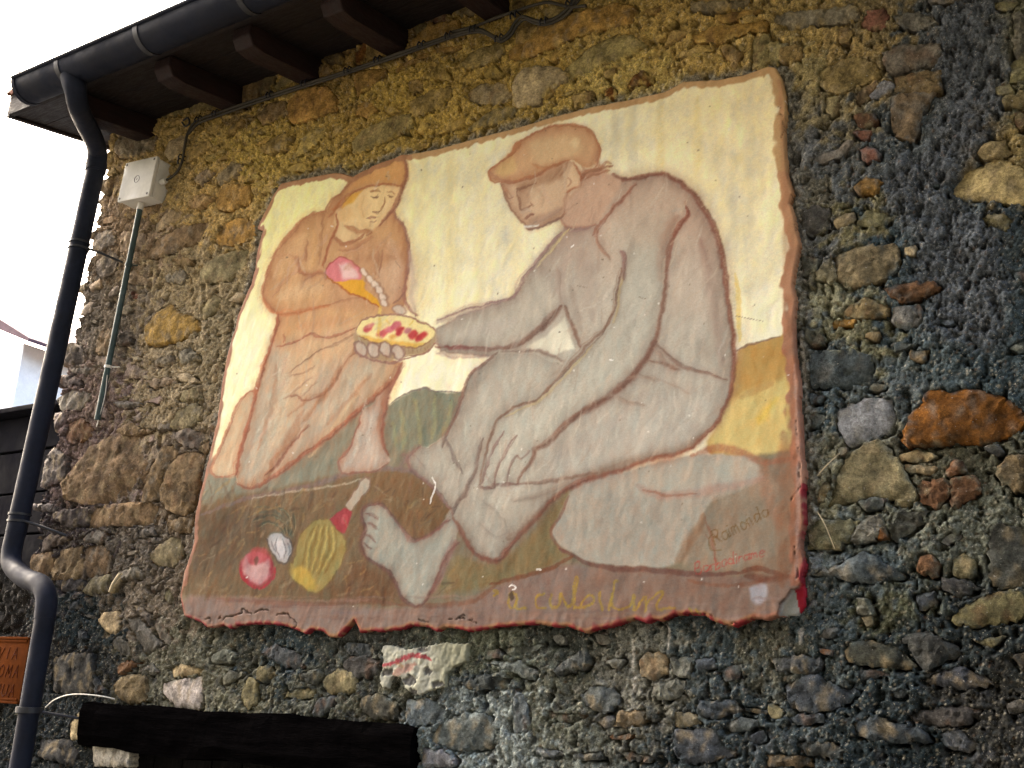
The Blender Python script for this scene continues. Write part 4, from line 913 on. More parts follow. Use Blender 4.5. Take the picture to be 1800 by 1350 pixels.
# face
fill_([(629,331),(657,323),(704,325),(701,340),(690,358),(678,374),(660,392),(645,402),(620,404),(600,398),(588,384),(585,366),(596,350),(610,337)], (240, 212, 158), 1, 3)
fill_([(586,372),(600,392),(640,404),(632,418),(600,424),(584,414),(582,392)], (232, 206, 156), .95, 3)
fill_([(632,330),(620,346),(606,358),(592,362),(598,350),(610,338)], (228, 176, 70), .9, 3)
fill_([(588,364),(606,360),(616,372),(608,386),(592,384)], (226, 186, 130), .6, 5)
fill_([(668,284),(704,276),(706,322),(660,318),(622,326),(600,340),(612,322),(640,300)], (214, 164, 104), .9, 4)
L_ = [([(704,270),(711,288),(710,306),(702,333),(690,360),(676,376),(661,393)], 7, BR, .8),
      ([(703,270),(680,277),(657,286),(628,302),(610,316),(595,335),(578,347),(570,361),(567,370)], 4, (158, 106, 76), .75),
      ([(704,324),(680,321),(657,322),(629,329),(610,337),(596,349),(584,364),(572,380)], 4, (168, 108, 74), .8),
      ([(600,346),(590,358),(580,366)], 8, (176, 112, 70), .6),
      ([(567,369),(548,371),(527,382),(508,403),(493,420),(482,437),(471,458),(463,482),(456,503),(456,522),(467,539),(484,551)], 4.5, (176, 116, 82), .85),
      ([(586,373),(588,390),(583,404),(574,425),(568,446),(562,465)], 5, (160, 96, 66), .8),
      ([(563,372),(562,392),(559,412),(557,441),(556,462)], 4, (166, 120, 84), .55),
      ([(602,394),(621,403),(645,404),(640,410)], 7, (172, 120, 84), .75),
      ([(583,415),(592,423),(602,426),(621,420),(634,408)], 6, (156, 100, 72), .75),
      ([(590,436),(612,436),(636,422),(650,412)], 5, (172, 118, 86), .5),
      ([(515,446),(518,458),(522,472)], 6, (160, 106, 78), .7), ([(536,420),(533,440),(531,455)], 6, (156, 108, 80), .6),
      ([(470,450),(500,445),(515,452)], 5, (186, 132, 96), .5), ([(474,520),(486,500),(505,480),(520,474)], 4, (188, 138, 104), .6),
      ([(520,474),(540,480),(560,477),(570,487)], 8, (166, 108, 78), .7), ([(524,505),(530,490),(548,480)], 5, (176, 130, 100), .6),
      ([(456,520),(468,540),(484,548),(500,550),(522,545),(553,538),(574,534)], 7, (188, 118, 76), .8),
      ([(574,534),(590,528),(606,524),(640,520)], 4, (170, 118, 86), .5),
      ([(484,550),(481,570),(475,592),(467,615),(461,634),(456,653),(446,683),(439,717),(432,745),(425,771),(416,800),(411,834)], 6, (158, 92, 66), .85),
      ([(482,607),(510,600),(540,585),(555,588),(575,590),(600,582),(622,574)], 4, (160, 98, 76), .75),
      ([(492,600),(494,585)], 3, (160, 98, 76), .6),
      ([(502,655),(520,640),(555,616),(590,600),(622,582)], 3, (156, 120, 96), .75),
      ([(502,660),(525,655),(550,640)], 3, (156, 120, 96), .6),
      ([(494,700),(515,692),(528,702),(556,695),(575,680),(590,655),(602,635),(622,615)], 4, (152, 100, 78), .75),
      ([(505,692),(530,672),(545,660)], 3, (168, 134, 110), .6), ([(520,700),(540,680),(552,668)], 3, (168, 134, 110), .6),
      ([(620,610),(600,640),(580,670),(560,700),(530,740),(500,780),(480,810),(462,845)], 10, (160, 112, 80), .5),
      ([(500,730),(520,716),(545,695),(560,690)], 5, (168, 124, 96), .4),
      ([(540,800),(570,765),(595,735),(615,700),(640,660)], 12, (206, 176, 138), .5),
      ([(704,636),(688,666),(666,686),(647,702),(626,721),(600,745),(572,769),(538,792),(508,816),(474,839),(453,852),(434,857),(415,850)], 7, (150, 90, 68), .85),
      ([(462,835),(486,812),(508,780),(540,745)], 5, (130, 80, 62), .7),
      ([(633,722),(626,745),(614,778),(604,796),(594,806),(592,820),(602,831),(630,829),(660,826),(680,812)], 4, (148, 96, 80), .8),
      ([(704,640),(692,664),(681,690),(673,720),(670,750),(670,776),(680,800)], 6, (146, 92, 74), .8),
      ([(444,684),(427,692),(412,712),(398,748),(384,784),(370,812),(367,829),(384,838),(410,832)], 4, (172, 112, 86), .8),
      ([(432,745),(424,778),(414,812),(410,836)], 5, (150, 90, 70), .6),
      ([(688,364),(690,373),(704,392),(710,415),(714,441),(714,465),(708,496),(706,524),(716,541),(730,553)], 6, (150, 106, 92), .8),
      ([(716,440),(722,480),(720,520),(722,545)], 14, (196, 176, 164), .5),
      ([(706,512),(696,524),(688,530)], 4, (146, 104, 88), .7),
      ([(660,430),(657,455),(654,480)], 5, (172, 124, 92), .5), ([(668,436),(662,470),(660,488)], 3, (156, 110, 86), .5),
      ([(646,334),(654,331),(664,334)], 3, (150, 100, 66), .7), ([(648,341),(655,344),(660,342)], 2.5, (120, 84, 66), .75),
      ([(676,341),(682,343),(686,342)], 2.5, (130, 88, 66), .7), ([(674,335),(682,334),(690,337)], 2.5, (160, 110, 74), .6),
      ([(672,344),(669,355),(664,366)], 3, (160, 112, 80), .75), ([(664,367),(658,369),(650,368)], 2.5, (130, 88, 70), .75),
      ([(640,380),(648,379),(657,379)], 2.5, (140, 90, 78), .8), ([(644,385),(650,387),(656,384)], 2.2, (160, 112, 90), .6),
      ([(634,342),(628,360),(634,378)], 8, (226, 184, 130), .5)]
for p, w, c, a in L_:
    if w >= 4: stroke(p, w * 4.2, (168, 120, 90), a * .22, 1.3)
for p, w, c, a in L_: stroke(p, w * 1.1, c, a * .80, 1.2); sketch(p, w, c, a)
# flask she pours from
fill_([(565,478),(572,464),(584,452),(591,449),(604,451),(618,460),(631,472),(629,488),(606,491),(586,492),(574,487)], (216, 130, 134), 1, 2)
fill_([(590,462),(606,460),(622,474),(624,486),(604,488),(596,480)], (236, 214, 208), .8, 5)
fill_([(584,492),(606,491),(633,490),(637,506),(648,516),(657,523),(665,536),(658,534),(643,525),(624,516),(605,509),(594,500)], (224, 168, 48), 1, 2)
stroke([(565,478),(576,489),(594,501),(606,510),(624,517),(643,526),(664,537)], 4, (170, 96, 44), .85)
stroke([(565,478),(572,464),(591,449),(604,451),(618,460),(632,473)], 3, (176, 90, 84), .8)
stroke([(664,530),(662,548),(658,580)], 5, (232, 200, 112), .7)
for c in ((636,476),(646,489),(655,498),(662,508),(668,519),(671,530)):
    blob_(c, 10, 7, (150, 116, 96), .7, .4); blob_(c, 8, 4.8, (226, 208, 190), 1, .9, 2)
# bread held out by the man
fill_([(700,560),(720,556),(760,575),(767,586),(757,608),(735,621),(704,624),(680,632),(650,628),(624,614),(618,598),(624,580)], (172, 150, 118), 1, 3)
fill_([(621,581),(624,570),(633,560),(657,553),(681,551),(716,555),(735,563),(752,569),(761,580),(754,595),(735,604),(704,607),(676,602),(645,596),(628,590)], (236, 222, 160), 1, 2.5)
fill_([(628,588),(660,592),(700,598),(740,600),(735,606),(704,608),(676,604),(645,598)], (224, 178, 80), .8, 3)
for c, r, col in (((641,576),7,(190,74,84)),((648,570),5,(206,110,110)),((668,583),8,(196,84,92)),((680,576),8,(204,110,124)),((692,570),8,(196,96,112)),((700,577),6,(170,36,50)),((697,584),5,(170,36,50)),((712,580),6,(176,110,120)),((722,586),8,(186,54,62)),((732,592),6,(182,44,52)),((740,586),6,(184,46,54)),((686,590),5,(216,160,84))):
    blob_(c, r * 1.2, r * .8, col, .9, -.5, 3)
for p in (((662,556),(662,590)), ((672,560),(680,566)), ((715,570),(722,560))): stroke([p[0], p[1]], 4, (226, 192, 90), .6)
stroke([(621,581),(626,568),(640,557),(681,551),(716,555),(735,564),(752,570),(762,580),(767,588),(757,608),(735,621),(704,625)], 3.5, (150, 110, 96), .8)
stroke([(624,588),(645,597),(676,604),(704,609),(735,606),(756,595)], 3, (152, 112, 80), .8)
for t in range(9): stroke([(700 + t * 7, 610 - abs(t - 3)), (702 + t * 7, 621 - t * 1.2)], 1.6, (146, 116, 92), .5)
for c in ((630,612),(652,613),(674,612),(696,617)):
    blob_(c, 16, 11, (136, 106, 98), .85, 1.1); blob_(c, 12.5, 8, (196, 180, 164), 1, 1.1, 2)
blob_((698,543), 14, 9, (150, 118, 106), .8, .3); blob_((698,543), 11, 6.5, (206, 190, 172), 1, .3)
stroke([(618,604),(626,620),(648,630),(680,636),(700,632),(735,622)], 4, (146, 108, 100), .75)

for p, w, c, a in (([(480,480),(500,445),(535,410)], 30, (224, 186, 140), .4), ([(490,522),(520,508),(560,502)], 26, (222, 192, 156), .4), ([(682,420),(692,460),(688,505)], 22, (214, 184, 156), .4),
                   ([(500,620),(490,700),(470,780)], 24, (206, 190, 164), .4), ([(560,745),(600,692),(645,640)], 20, (200, 186, 162), .4), ([(600,470),(640,450),(690,450)], 14, (170, 122, 90), .35),
                   ([(540,470),(548,440),(546,400)], 9, (222, 176, 120), .45), ([(640,300),(670,295),(700,292)], 16, (222, 172, 114), .45), ([(520,575),(560,565),(610,560)], 22, (190, 142, 106), .4),
                   ([(480,640),(476,700),(450,790)], 8, (166, 118, 88), .4), ([(530,720),(500,770),(470,820)], 9, (164, 122, 94), .45), ([(650,655),(610,700),(570,745)], 7, (168, 124, 96), .4), ([(640,700),(632,750),(618,800)], 10, (206, 196, 180), .4)):
    stroke(p, w, c, a, 1.3, tex=.3)
# ---- seated man in a cap
arm_hole = [(990,556),(998,580),(1004,600),(1008,612),(990,616),(973,621),(950,614),(921,610),(950,594),(973,575)]
man = [(1018,303),(1040,300),(1076,306),(1100,312),(1123,308),(1152,304),(1175,308),(1197,322),(1220,343),(1240,372),(1256,405),(1266,440),(1272,480),(1277,516),(1282,551),(1287,580),(1289,613),(1290,646),(1285,681),(1277,712),(1260,743),(1241,764),(1218,786),(1192,796),(1147,806),(1099,823),(1040,840),(1012,846),(990,862),(964,884),(941,914),(905,947),(881,980),(865,985),(846,980),(822,957),(806,928),(796,910),(789,894),(770,868),(751,849),(723,827),(714,808),(722,794),(737,784),(748,784),(780,765),(800,725),(812,687),(824,659),(836,644),(850,634),(860,625),(820,622),(770,618),(762,600),(762,575),(790,560),(820,546),(850,536),(880,528),(900,518),(915,495),(930,470),(950,445),(970,420),(985,405),(990,395),(984,384),(960,390),(940,398),(928,402),(915,388),(896,367),(884,341),(878,320),(900,300),(960,290)]
GM = (190, 180, 164)
fill_(man, GM, 1, 2.5, False)
fill_([(1020,300),(1100,315),(1180,312),(1230,360),(1262,440),(1270,520),(1200,560),(1100,520),(1000,480),(990,400)], (198, 172, 152), .85, 25)
fill_([(985,400),(1040,390),(1060,450),(1060,560),(1010,600),(960,500),(940,470)], (176, 158, 146), .7, 15)
fill_([(1190,560),(1280,560),(1285,640),(1200,640)], (180, 166, 154), .5, 20)
fill_([(1060,400),(1090,470),(1090,560),(1150,600),(1180,500),(1170,400),(1120,370)], (196, 188, 174), .6, 16)
lowm = sstep(520, 640, V_) * sstep(0, 3, poly_sdf(U, V_, [tuple(p) for p in man])); C = C * (1 - .75 * lowm[..., None]) + np.array((164, 158, 146)) * .75 * lowm[..., None]
volume(man, (138, 108, 92), (202, 190, 172), .5, .36, 18)
for p, w, c, a in (([(1120,360),(1146,420),(1140,500)], 46, (204, 190, 172), .4), ([(1212,420),(1226,500),(1232,590)], 34, (200, 184, 168), .4), ([(1020,440),(1030,500),(1040,560)], 30, (176, 150, 136), .4), ([(900,560),(860,575),(800,585)], 26, (190, 178, 170), .4),
                   ([(1180,700),(1220,720),(1180,760),(1080,790)], 40, (184, 176, 168), .4), ([(1080,740),(1020,780),(970,810)], 34, (150, 136, 130), .35), ([(1000,500),(1010,540),(1020,580)], 12, (160, 132, 118), .4), ([(1110,440),(1100,500),(1092,550)], 12, (210, 196, 170), .4), ([(1000,445),(985,480),(990,520)], 14, (196, 166, 150), .35)):
    stroke(p, w, c, a, 1.3, tex=.3)
fill_(arm_hole, (228, 224, 196), 1, 3)
fill_([(1070,610),(1150,560),(1190,620),(1280,660),(1276,700),(1230,770),(1100,810),(1000,830),(960,840),(960,780),(1000,720)], (176, 164, 154), .6, 20)
fill_([(1080,720),(1180,700),(1250,700),(1220,770),(1120,800),(1000,826),(1010,780)], (184, 178, 168), .5, 20)
thigh = [(871,620),(930,620),(990,640),(960,690),(920,708),(884,726),(864,752),(846,800),(838,840),(822,870),(800,888),(806,830),(788,770),(800,725),(815,687),(845,640)]
volume(thigh, (140, 122, 112), (184, 180, 168), .35, .4, 14)
# foot
foot = [(805,928),(796,912),(789,896),(775,920),(751,941),(735,948),(723,948),(706,930),(692,914),(680,896),(668,887),(655,884),(642,888),(635,898),(634,912),(638,927),(636,940),(633,956),(640,977),(652,987),(664,993),(678,1002),(690,1018),(699,1038),(711,1057),(727,1064),(744,1060),(756,1040),(768,1012),(782,982),(798,958)]
fill_(foot, (164, 164, 152), 1, 2.5); volume(foot, (132, 118, 108), (176, 176, 164), .5, .3, 9)
fill_([(700,950),(760,960),(800,940),(775,985),(750,1040),(720,1050),(700,1000)], (168, 168, 158), .4, 12)
# arms and hand
arm = [(1155,560),(1150,600),(1130,640),(1090,680),(1050,712),(1000,742),(968,772),(940,790),(930,830),(905,848),(880,846),(848,850),(840,830),(846,790),(858,752),(880,728),(930,704),(942,700),(975,668),(1010,628),(1070,574),(1075,560),(1084,500),(1096,455),(1112,400),(1145,372),(1182,395),(1174,460),(1166,520)]
fill_([(1155,560),(1150,600),(1130,640),(1090,680),(1050,712),(1000,742),(968,772),(940,790),(930,830),(905,848),(880,846),(848,850),(840,830),(846,790),(858,752),(880,728),(930,704),(942,700),(975,668),(1010,628),(1070,574),(1075,560),(1084,500),(1096,455),(1112,400),(1145,372),(1182,395),(1174,460),(1166,520)], (176, 172, 158), .85, 13); volume(arm, (146, 124, 108), (202, 198, 182), .22, .45, 10)
fill_([(1090,380),(1130,330),(1180,330),(1205,370),(1180,420),(1110,430)], (200, 180, 160), .6, 20)
L2 = [([(1076,306),(1100,313),(1123,309),(1152,304),(1175,308),(1197,322),(1220,343),(1240,372),(1256,405),(1266,440),(1272,480),(1277,516),(1282,551),(1287,580),(1289,613),(1290,646),(1285,681),(1277,712),(1260,743),(1241,764),(1218,786)], 9, (128, 82, 68), .8),
      ([(1230,420),(1244,470),(1252,520),(1262,580),(1268,640)], 22, (168, 130, 116), .4),
      ([(1218,786),(1192,797),(1147,806),(1099,823),(1040,840),(1000,858),(964,882),(941,912),(905,946),(881,980),(865,985),(846,980),(822,957),(806,928),(796,908)], 9, (126, 78, 66), .8),
      ([(1241,764),(1180,800),(1100,815),(1030,838)], 18, (154, 104, 80), .45),
      ([(985,405),(970,420),(950,445),(930,470),(912,496),(900,518),(880,526),(850,534),(820,541),(790,552),(764,562)], 5, (146, 116, 116), .75),
      ([(764,566),(800,556),(832,544),(880,532)], 7, (168, 148, 142), .5),
      ([(762,608),(800,610),(850,612),(884,610)], 6, (140, 84, 78), .8), ([(778,610),(800,609),(830,610)], 5, (150, 54, 56), .7),
      ([(884,610),(910,602),(940,582),(968,556),(984,536)], 10, (132, 78, 66), .85),
      ([(990,536),(1000,560),(1010,585),(1020,608)], 7, (140, 88, 72), .8),
      ([(988,534),(980,505),(978,470)], 6, (170, 136, 124), .5),
      ([(764,620),(800,624),(860,622)], 7, (166, 140, 136), .5),
      ([(880,616),(930,616),(965,622),(990,634)], 5, (146, 108, 96), .7),
      ([(1090,470),(1084,505),(1078,535),(1070,562),(1058,580),(1040,596),(1010,630),(975,668),(942,702),(912,710),(884,726),(868,748),(855,785),(846,825),(842,850)], 5, (140, 88, 70), .85),
      ([(1096,470),(1088,505),(1083,540),(1076,566)], 4, (206, 172, 104), .8), ([(1040,606),(1000,650),(970,682),(945,704),(918,716),(884,732)], 4, (208, 180, 110), .7),
      ([(1090,440),(1096,455),(1094,490)], 8, (140, 96, 92), .8),
      ([(1205,360),(1208,380),(1190,400),(1176,430),(1172,470),(1168,510),(1160,555),(1150,600),(1120,650),(1080,690),(1040,715),(1000,738),(972,770),(950,785),(938,790),(934,810),(918,830),(908,848)], 9, (140, 82, 66), .85),
      ([(1190,380),(1175,400),(1164,440),(1160,490)], 20, (172, 136, 116), .45),
      ([(1150,600),(1120,650),(1080,690),(1000,738)], 14, (120, 62, 52), .4),
      ([(1040,412),(1050,395),(1080,362),(1105,335),(1118,322)], 5, (150, 100, 82), .75),
      ([(1048,400),(1048,420),(1058,440),(1070,455)], 5, (160, 112, 90), .7),
      ([(983,381),(992,395),(1005,396),(1030,396),(1046,392)], 6, (158, 110, 92), .75), ([(995,398),(1010,402),(1035,398)], 6, (150, 120, 118), .5),
      ([(1150,602),(1172,622),(1200,645),(1225,652),(1250,658),(1278,668)], 5.5, (138, 88, 76), .8),
      ([(1150,610),(1170,640),(1195,650)], 10, (160, 120, 104), .6), ([(1140,634),(1165,640),(1190,648)], 6, (146, 92, 76), .6),
      ([(1072,695),(1100,705),(1130,712)], 7, (160, 124, 108), .55), ([(1100,668),(1125,660),(1150,668)], 6, (160, 122, 106), .55),
      ([(1140,660),(1170,672),(1210,690)], 4, (176, 140, 120), .4),
      ([(871,618),(850,635),(824,659),(812,687),(800,725),(790,745),(781,765),(776,785)], 5, (128, 92, 82), .8),
      ([(842,640),(832,665),(836,690)], 5, (166, 140, 130), .4),
      ([(781,768),(790,791),(803,819),(812,832)], 5, (118, 92, 90), .75),
      ([(884,728),(868,720),(850,705),(838,680)], 0.1, GM, 0),
      ([(846,770),(838,800),(832,830),(822,850),(812,870),(800,890),(793,905)], 7, (122, 86, 80), .75),
      ([(803,885),(790,893),(770,868),(751,849),(723,827),(714,808),(722,794),(737,784)], 5.5, (132, 100, 96), .75),
      ([(700,822),(712,800),(700,800)], 5, (140, 104, 100), .5),
      ([(720,795),(735,810),(745,822)], 4, (150, 120, 112), .4),
      ([(790,912),(775,922),(751,941),(723,949),(706,930),(692,914)], 6, (134, 96, 88), .8),
      ([(692,914),(680,896),(668,887),(655,884),(642,888),(635,898),(634,912),(638,927),(636,940),(633,956),(640,977),(652,987),(664,993),(678,1004),(690,1020),(699,1038),(711,1057),(727,1064),(744,1060),(756,1040),(768,1012),(782,982),(796,962),(806,952)], 6, (112, 78, 72), .8),
      ([(640,902),(652,906),(662,912)], 4, (126, 92, 86), .8), ([(642,918),(652,922),(660,930)], 4, (126, 92, 86), .75), ([(638,938),(650,944),(657,952)], 4, (126, 92, 86), .75), ([(636,954),(644,960),(650,966)], 3.5, (126, 92, 86), .7),
      ([(800,950),(790,975),(775,1010),(758,1040)], 9, (142, 104, 102), .6),
      ([(796,908),(812,935),(830,960),(850,975)], 5, (150, 116, 100), .4),
      ([(846,880),(870,900),(890,930),(880,944),(860,938),(842,920)], 5, (150, 136, 128), .4),
      ([(890,946),(920,930),(948,900),(985,865)], 12, (140, 100, 82), .5),
      ([(905,880),(950,870),(1000,848)], 9, (150, 122, 108), .5),
      ([(912,850),(950,848),(1000,840),(1050,830)], 6, (140, 92, 78), .7),
      ([(842,850),(850,858),(864,856),(868,850),(884,852),(896,850),(910,850)], 6, (130, 82, 78), .8),
      ([(846,848),(852,822),(862,796),(872,775),(884,758)], 4, (146, 86, 84), .7), ([(866,850),(874,822),(884,798),(896,778),(906,764)], 4, (140, 84, 80), .75),
      ([(888,848),(894,826),(902,806),(908,800)], 4, (140, 90, 84), .7), ([(860,852),(852,836),(852,826)], 2, (170, 120, 110), .5), ([(906,800),(912,806),(922,800),(930,790)], 3.5, (156, 104, 98), .6),
      ([(820,520),(860,500),(900,470)], .1, GM, 0)]
for p, w, c, a in L2:
    if a and w >= 4: stroke(p, w * 3.6, (132, 106, 94), a * .20, 1.3)
for p, w, c, a in L2:
    if a: stroke(p, w * 1.1, c, a * .80, 1.2); sketch(p, w, c, a)
stroke([(940,470),(985,415),(1000,400)], 4, (222, 206, 140), .5)
stroke([(1292,480),(1298,540),(1300,600)], 9, (230, 206, 130), .7)
# head
fill_([(878,320),(884,341),(896,367),(915,388),(928,402),(940,398),(960,390),(984,380),(1000,350),(1020,330),(1020,300),(1000,280),(950,290),(900,305)], (212, 184, 154), 1, 2.5)
volume([(878,320),(884,341),(896,367),(915,388),(928,402),(940,398),(960,390),(984,380),(1000,350),(1020,330),(1020,300),(1000,280),(950,290),(900,305)], (160, 122, 98), (216, 192, 164), .5, .2, 9)
fill_([(905,322),(950,305),(980,292),(985,310),(950,322),(912,336)], (166, 128, 100), .55, 6); fill_([(905,330),(922,332),(930,352),(912,362)], (182, 146, 120), .5, 4); fill_([(925,384),(960,372),(985,362),(982,378),(945,394),(928,398)], (158, 126, 106), .5, 5)
fill_([(1020,300),(1050,290),(1074,306),(1090,320),(1060,370),(1044,392),(1000,396),(984,382),(996,345),(1018,325)], (204, 172, 148), .9, 4)
cap = [(858,313),(857,298),(862,290),(874,284),(893,270),(897,262),(903,253),(920,242),(938,230),(962,220),(986,217),(1010,218),(1031,225),(1042,236),(1050,250),(1053,263),(1047,282),(1030,294),(1012,284),(998,279),(986,284),(962,294),(946,303),(922,311),(898,317),(879,318)]
fill_(cap, (210, 172, 134), 1, 2.5); volume(cap, (172, 120, 88), (222, 190, 150), .5, .25, 9)
fill_([(925,250),(960,240),(1000,240),(1020,260),(1000,275),(950,290),(935,275)], (222, 196, 156), .6, 10)
fill_([(880,275),(900,270),(902,300),(880,308),(868,300)], (222, 192, 134), .6, 6)
fill_([(1005,284),(1014,296),(1019,310),(1017,322),(1004,330),(996,332),(994,320),(998,300)], (224, 196, 162), .95, 2.5)
blob_((1010,250), 7, 9, (232, 212, 170), .7, 0, 5)
L3 = [([(879,318),(860,314),(857,298),(868,288),(893,270),(903,253),(920,242),(938,230),(962,220),(986,217),(1010,218),(1031,225),(1042,236),(1052,256),(1050,275),(1044,290)], 4.5, (170, 112, 82), .8),
      ([(879,318),(898,317),(922,311),(946,303),(962,294),(986,284),(998,279)], 5.5, (164, 108, 80), .8), ([(932,285),(955,294),(980,286)], 6, (180, 128, 92), .6), ([(858,300),(875,315),(900,318)], 8, (178, 132, 108), .5),
      ([(893,272),(903,258),(912,250)], 7, (176, 120, 84), .7),
      ([(878,320),(884,341),(896,367),(915,388),(928,402),(940,398),(960,391),(984,379),(992,370)], 4, (150, 112, 92), .8),
      ([(904,330),(920,326),(938,319)], 4, (140, 100, 80), .75), ([(884,334),(892,346),(900,343)], 3, (150, 108, 88), .7), ([(882,326),(892,340)], 7, (186, 140, 112), .5),
      ([(905,328),(908,346),(911,366),(920,364),(932,358)], 3.5, (148, 110, 90), .8), ([(930,354),(936,360)], 3, (150, 108, 88), .6),
      ([(918,381),(928,376),(936,374)], 4.5, (140, 98, 84), .8), ([(912,372),(922,366),(932,368)], 5, (190, 172, 156), .6),
      ([(928,392),(940,388),(960,380),(980,366)], 7, (176, 150, 134), .6),
      ([(918,396),(930,397),(944,392)], 4, (232, 232, 226), .9),
      ([(926,402),(940,399),(962,391),(984,380)], 4, (130, 104, 96), .7),
      ([(1005,284),(1014,296),(1019,310),(1017,322),(1004,330),(994,336)], 4, (176, 116, 86), .8), ([(996,310),(1000,318),(996,328)], 3, (164, 112, 88), .6),
      ([(985,288),(976,302),(968,312)], 5, (164, 126, 100), .5), ([(996,282),(990,295),(982,306)], 5, (160, 122, 98), .5),
      ([(1018,322),(1022,306),(1036,298),(1060,292),(1078,290)], 6, (150, 100, 76), .7), ([(1022,314),(1040,304),(1070,298)], 6, (160, 110, 84), .6), ([(1020,290),(1032,300),(1046,292)], 5, (176, 132, 104), .6),
      ([(1052,294),(1062,284),(1074,286)], 4, (156, 106, 80), .6), ([(1048,262),(1046,285),(1060,292)], 5, (180, 136, 108), .6),
      ([(996,336),(990,352),(990,372)], 4, (176, 134, 112), .6), ([(940,330),(950,345),(946,362)], 9, (200, 170, 142), .5)]
for p, w, c, a in L3:
    if w >= 4: stroke(p, w * 3.0, c, a * .16, 1.2)
for p, w, c, a in L3: stroke(p, w, c, a * .82, 1.0); sketch(p, w, c, a * .8)

# ---- vegetables on the ground
blob_((449,1000), 30, 30, (164, 60, 70), 1, .1, 3); blob_((448,993), 25, 24, (186, 128, 130), .9, .1, 3)
fill_([(427,1003),(436,990),(448,992),(462,988),(472,1000),(470,1015),(455,1026),(436,1022)], (200, 164, 164), .8, 4)
fill_([(430,975),(446,962),(466,966),(472,982),(452,990),(436,990)], (188, 70, 78), .7, 4); blob_((448,985), 4, 7, (96, 70, 56), .7, 0, 2)
stroke([(420,1000),(428,1020),(444,1032),(464,1030),(478,1014),(480,996)], 5, (176, 44, 60), .8)
fill_([(466,946),(476,936),(492,938),(505,946),(509,965),(506,982),(496,990),(484,982),(474,968)], (168, 168, 170), 1, 3)
fill_([(480,950),(494,948),(500,964),(494,980),(484,974)], (208, 208, 214), .8, 4)
for p in ([(508,945),(500,915),(480,900),(450,902),(430,912)], [(506,942),(492,908),(470,892),(448,890)], [(510,948),(504,920),(492,898),(482,882)], [(470,940),(480,935),(500,938)]): stroke(p, 4, (96, 98, 82), .6)
stroke([(465,945),(474,968),(486,986),(500,990),(510,970),(506,948),(490,936)], 3.5, (92, 82, 78), .75)
for p in ([(484,945),(482,962),(490,980)], [(494,944),(500,962),(496,982)], [(476,950),(478,960),(482,970)], [(503,955),(506,968),(503,978)]): stroke(p, 2.5, (122, 120, 126), .7)
for p in ([(500,936),(494,916),(478,906),(456,908),(440,916)], [(504,938),(506,914),(498,898),(480,888)], [(496,936),(484,920),(462,918),(448,926)], [(508,940),(514,920),(512,902)]): stroke(p, 5, (74, 78, 64), .65); stroke([(a_ + 3, b_ + 2) for a_, b_ in p], 2, (150, 148, 118), .45)
gourd = [(517,965),(520,950),(529,934),(540,922),(552,913),(571,910),(580,918),(588,927),(598,936),(604,946),(607,958),(604,972),(600,986),(593,1000),(586,1012),(576,1024),(564,1036),(552,1043),(540,1040),(533,1034),(520,1026),(508,1012),(505,1000),(508,990),(514,987)]
fill_(gourd, (154, 138, 80), 1, 2.5)
for t in (-22, -10, 2, 14, 26): stroke([(566 + t * .8, 918 + abs(t) * .4), (558 + t * 1.15, 965), (546 + t * .8, 1010)], 4, (136, 112, 52), .6)
for t in (-16, -4, 8, 20): stroke([(566 + t * .8, 925), (558 + t * 1.15, 965), (548 + t * .8, 1005)], 4, (200, 178, 96), .5)
fill_([(512,1000),(530,995),(546,1012),(552,1036),(535,1034),(516,1020)], (206, 172, 70), .7, 5)
stroke(gourd + [gourd[0]], 3, (124, 100, 62), .6, taper=False)
fill_([(576,913),(588,903),(600,894),(615,896),(613,910),(609,922),(603,937),(594,932),(588,926)], (164, 58, 66), 1, 2)
blob_((603,912), 5, 9, (206, 90, 96), .6, .3)
fill_([(604,889),(610,878),(616,868),(624,856),(633,845),(640,839),(647,842),(648,852),(642,862),(635,871),(626,884),(615,896)], (174, 164, 148), 1, 2)
stroke([(604,889),(616,868),(633,845),(643,838),(648,850),(635,871),(616,896)], 2.5, (126, 98, 84), .7)

# ---- broken earth strokes
rs = np.random.RandomState(5)
for _ in range(420):
    x = rs.uniform(340, 800); y = rs.uniform(850, 1048)
    if poly_sdf(np.array([x]), np.array([y]), gourd)[0] > -12 or poly_sdf(np.array([x]), np.array([y]), foot)[0] > -14 or math.hypot(x - 449, y - 1000) < 40 or math.hypot(x - 488, y - 962) < 36 or (x > 595 and x < 655 and y < 905): continue
    if poly_sdf(np.array([x]), np.array([y]), man)[0] > -10: continue
    an = rs.normal(-.9, .5); L = rs.uniform(6, 18); dx, dy = math.cos(an) * L, math.sin(an) * L
    stroke([(x - dx, y - dy), (x + dx, y + dy)], rs.uniform(2.5, 6), [(160, 132, 84), (88, 68, 52), (132, 108, 76), (108, 84, 70), (150, 134, 108)][rs.randint(5)], rs.uniform(.2, .5), 1.2)
for _ in range(120):
    x = rs.uniform(360, 1390); y = rs.uniform(1048, 1092); L = rs.uniform(15, 60)
    stroke([(x - L, y + rs.normal(0, 2)), (x + L, y + rs.normal(0, 2))], rs.uniform(3, 7), [(164, 138, 126), (118, 92, 84), (134, 114, 114), (152, 118, 100)][rs.randint(4)], rs.uniform(.12, .35), 1)
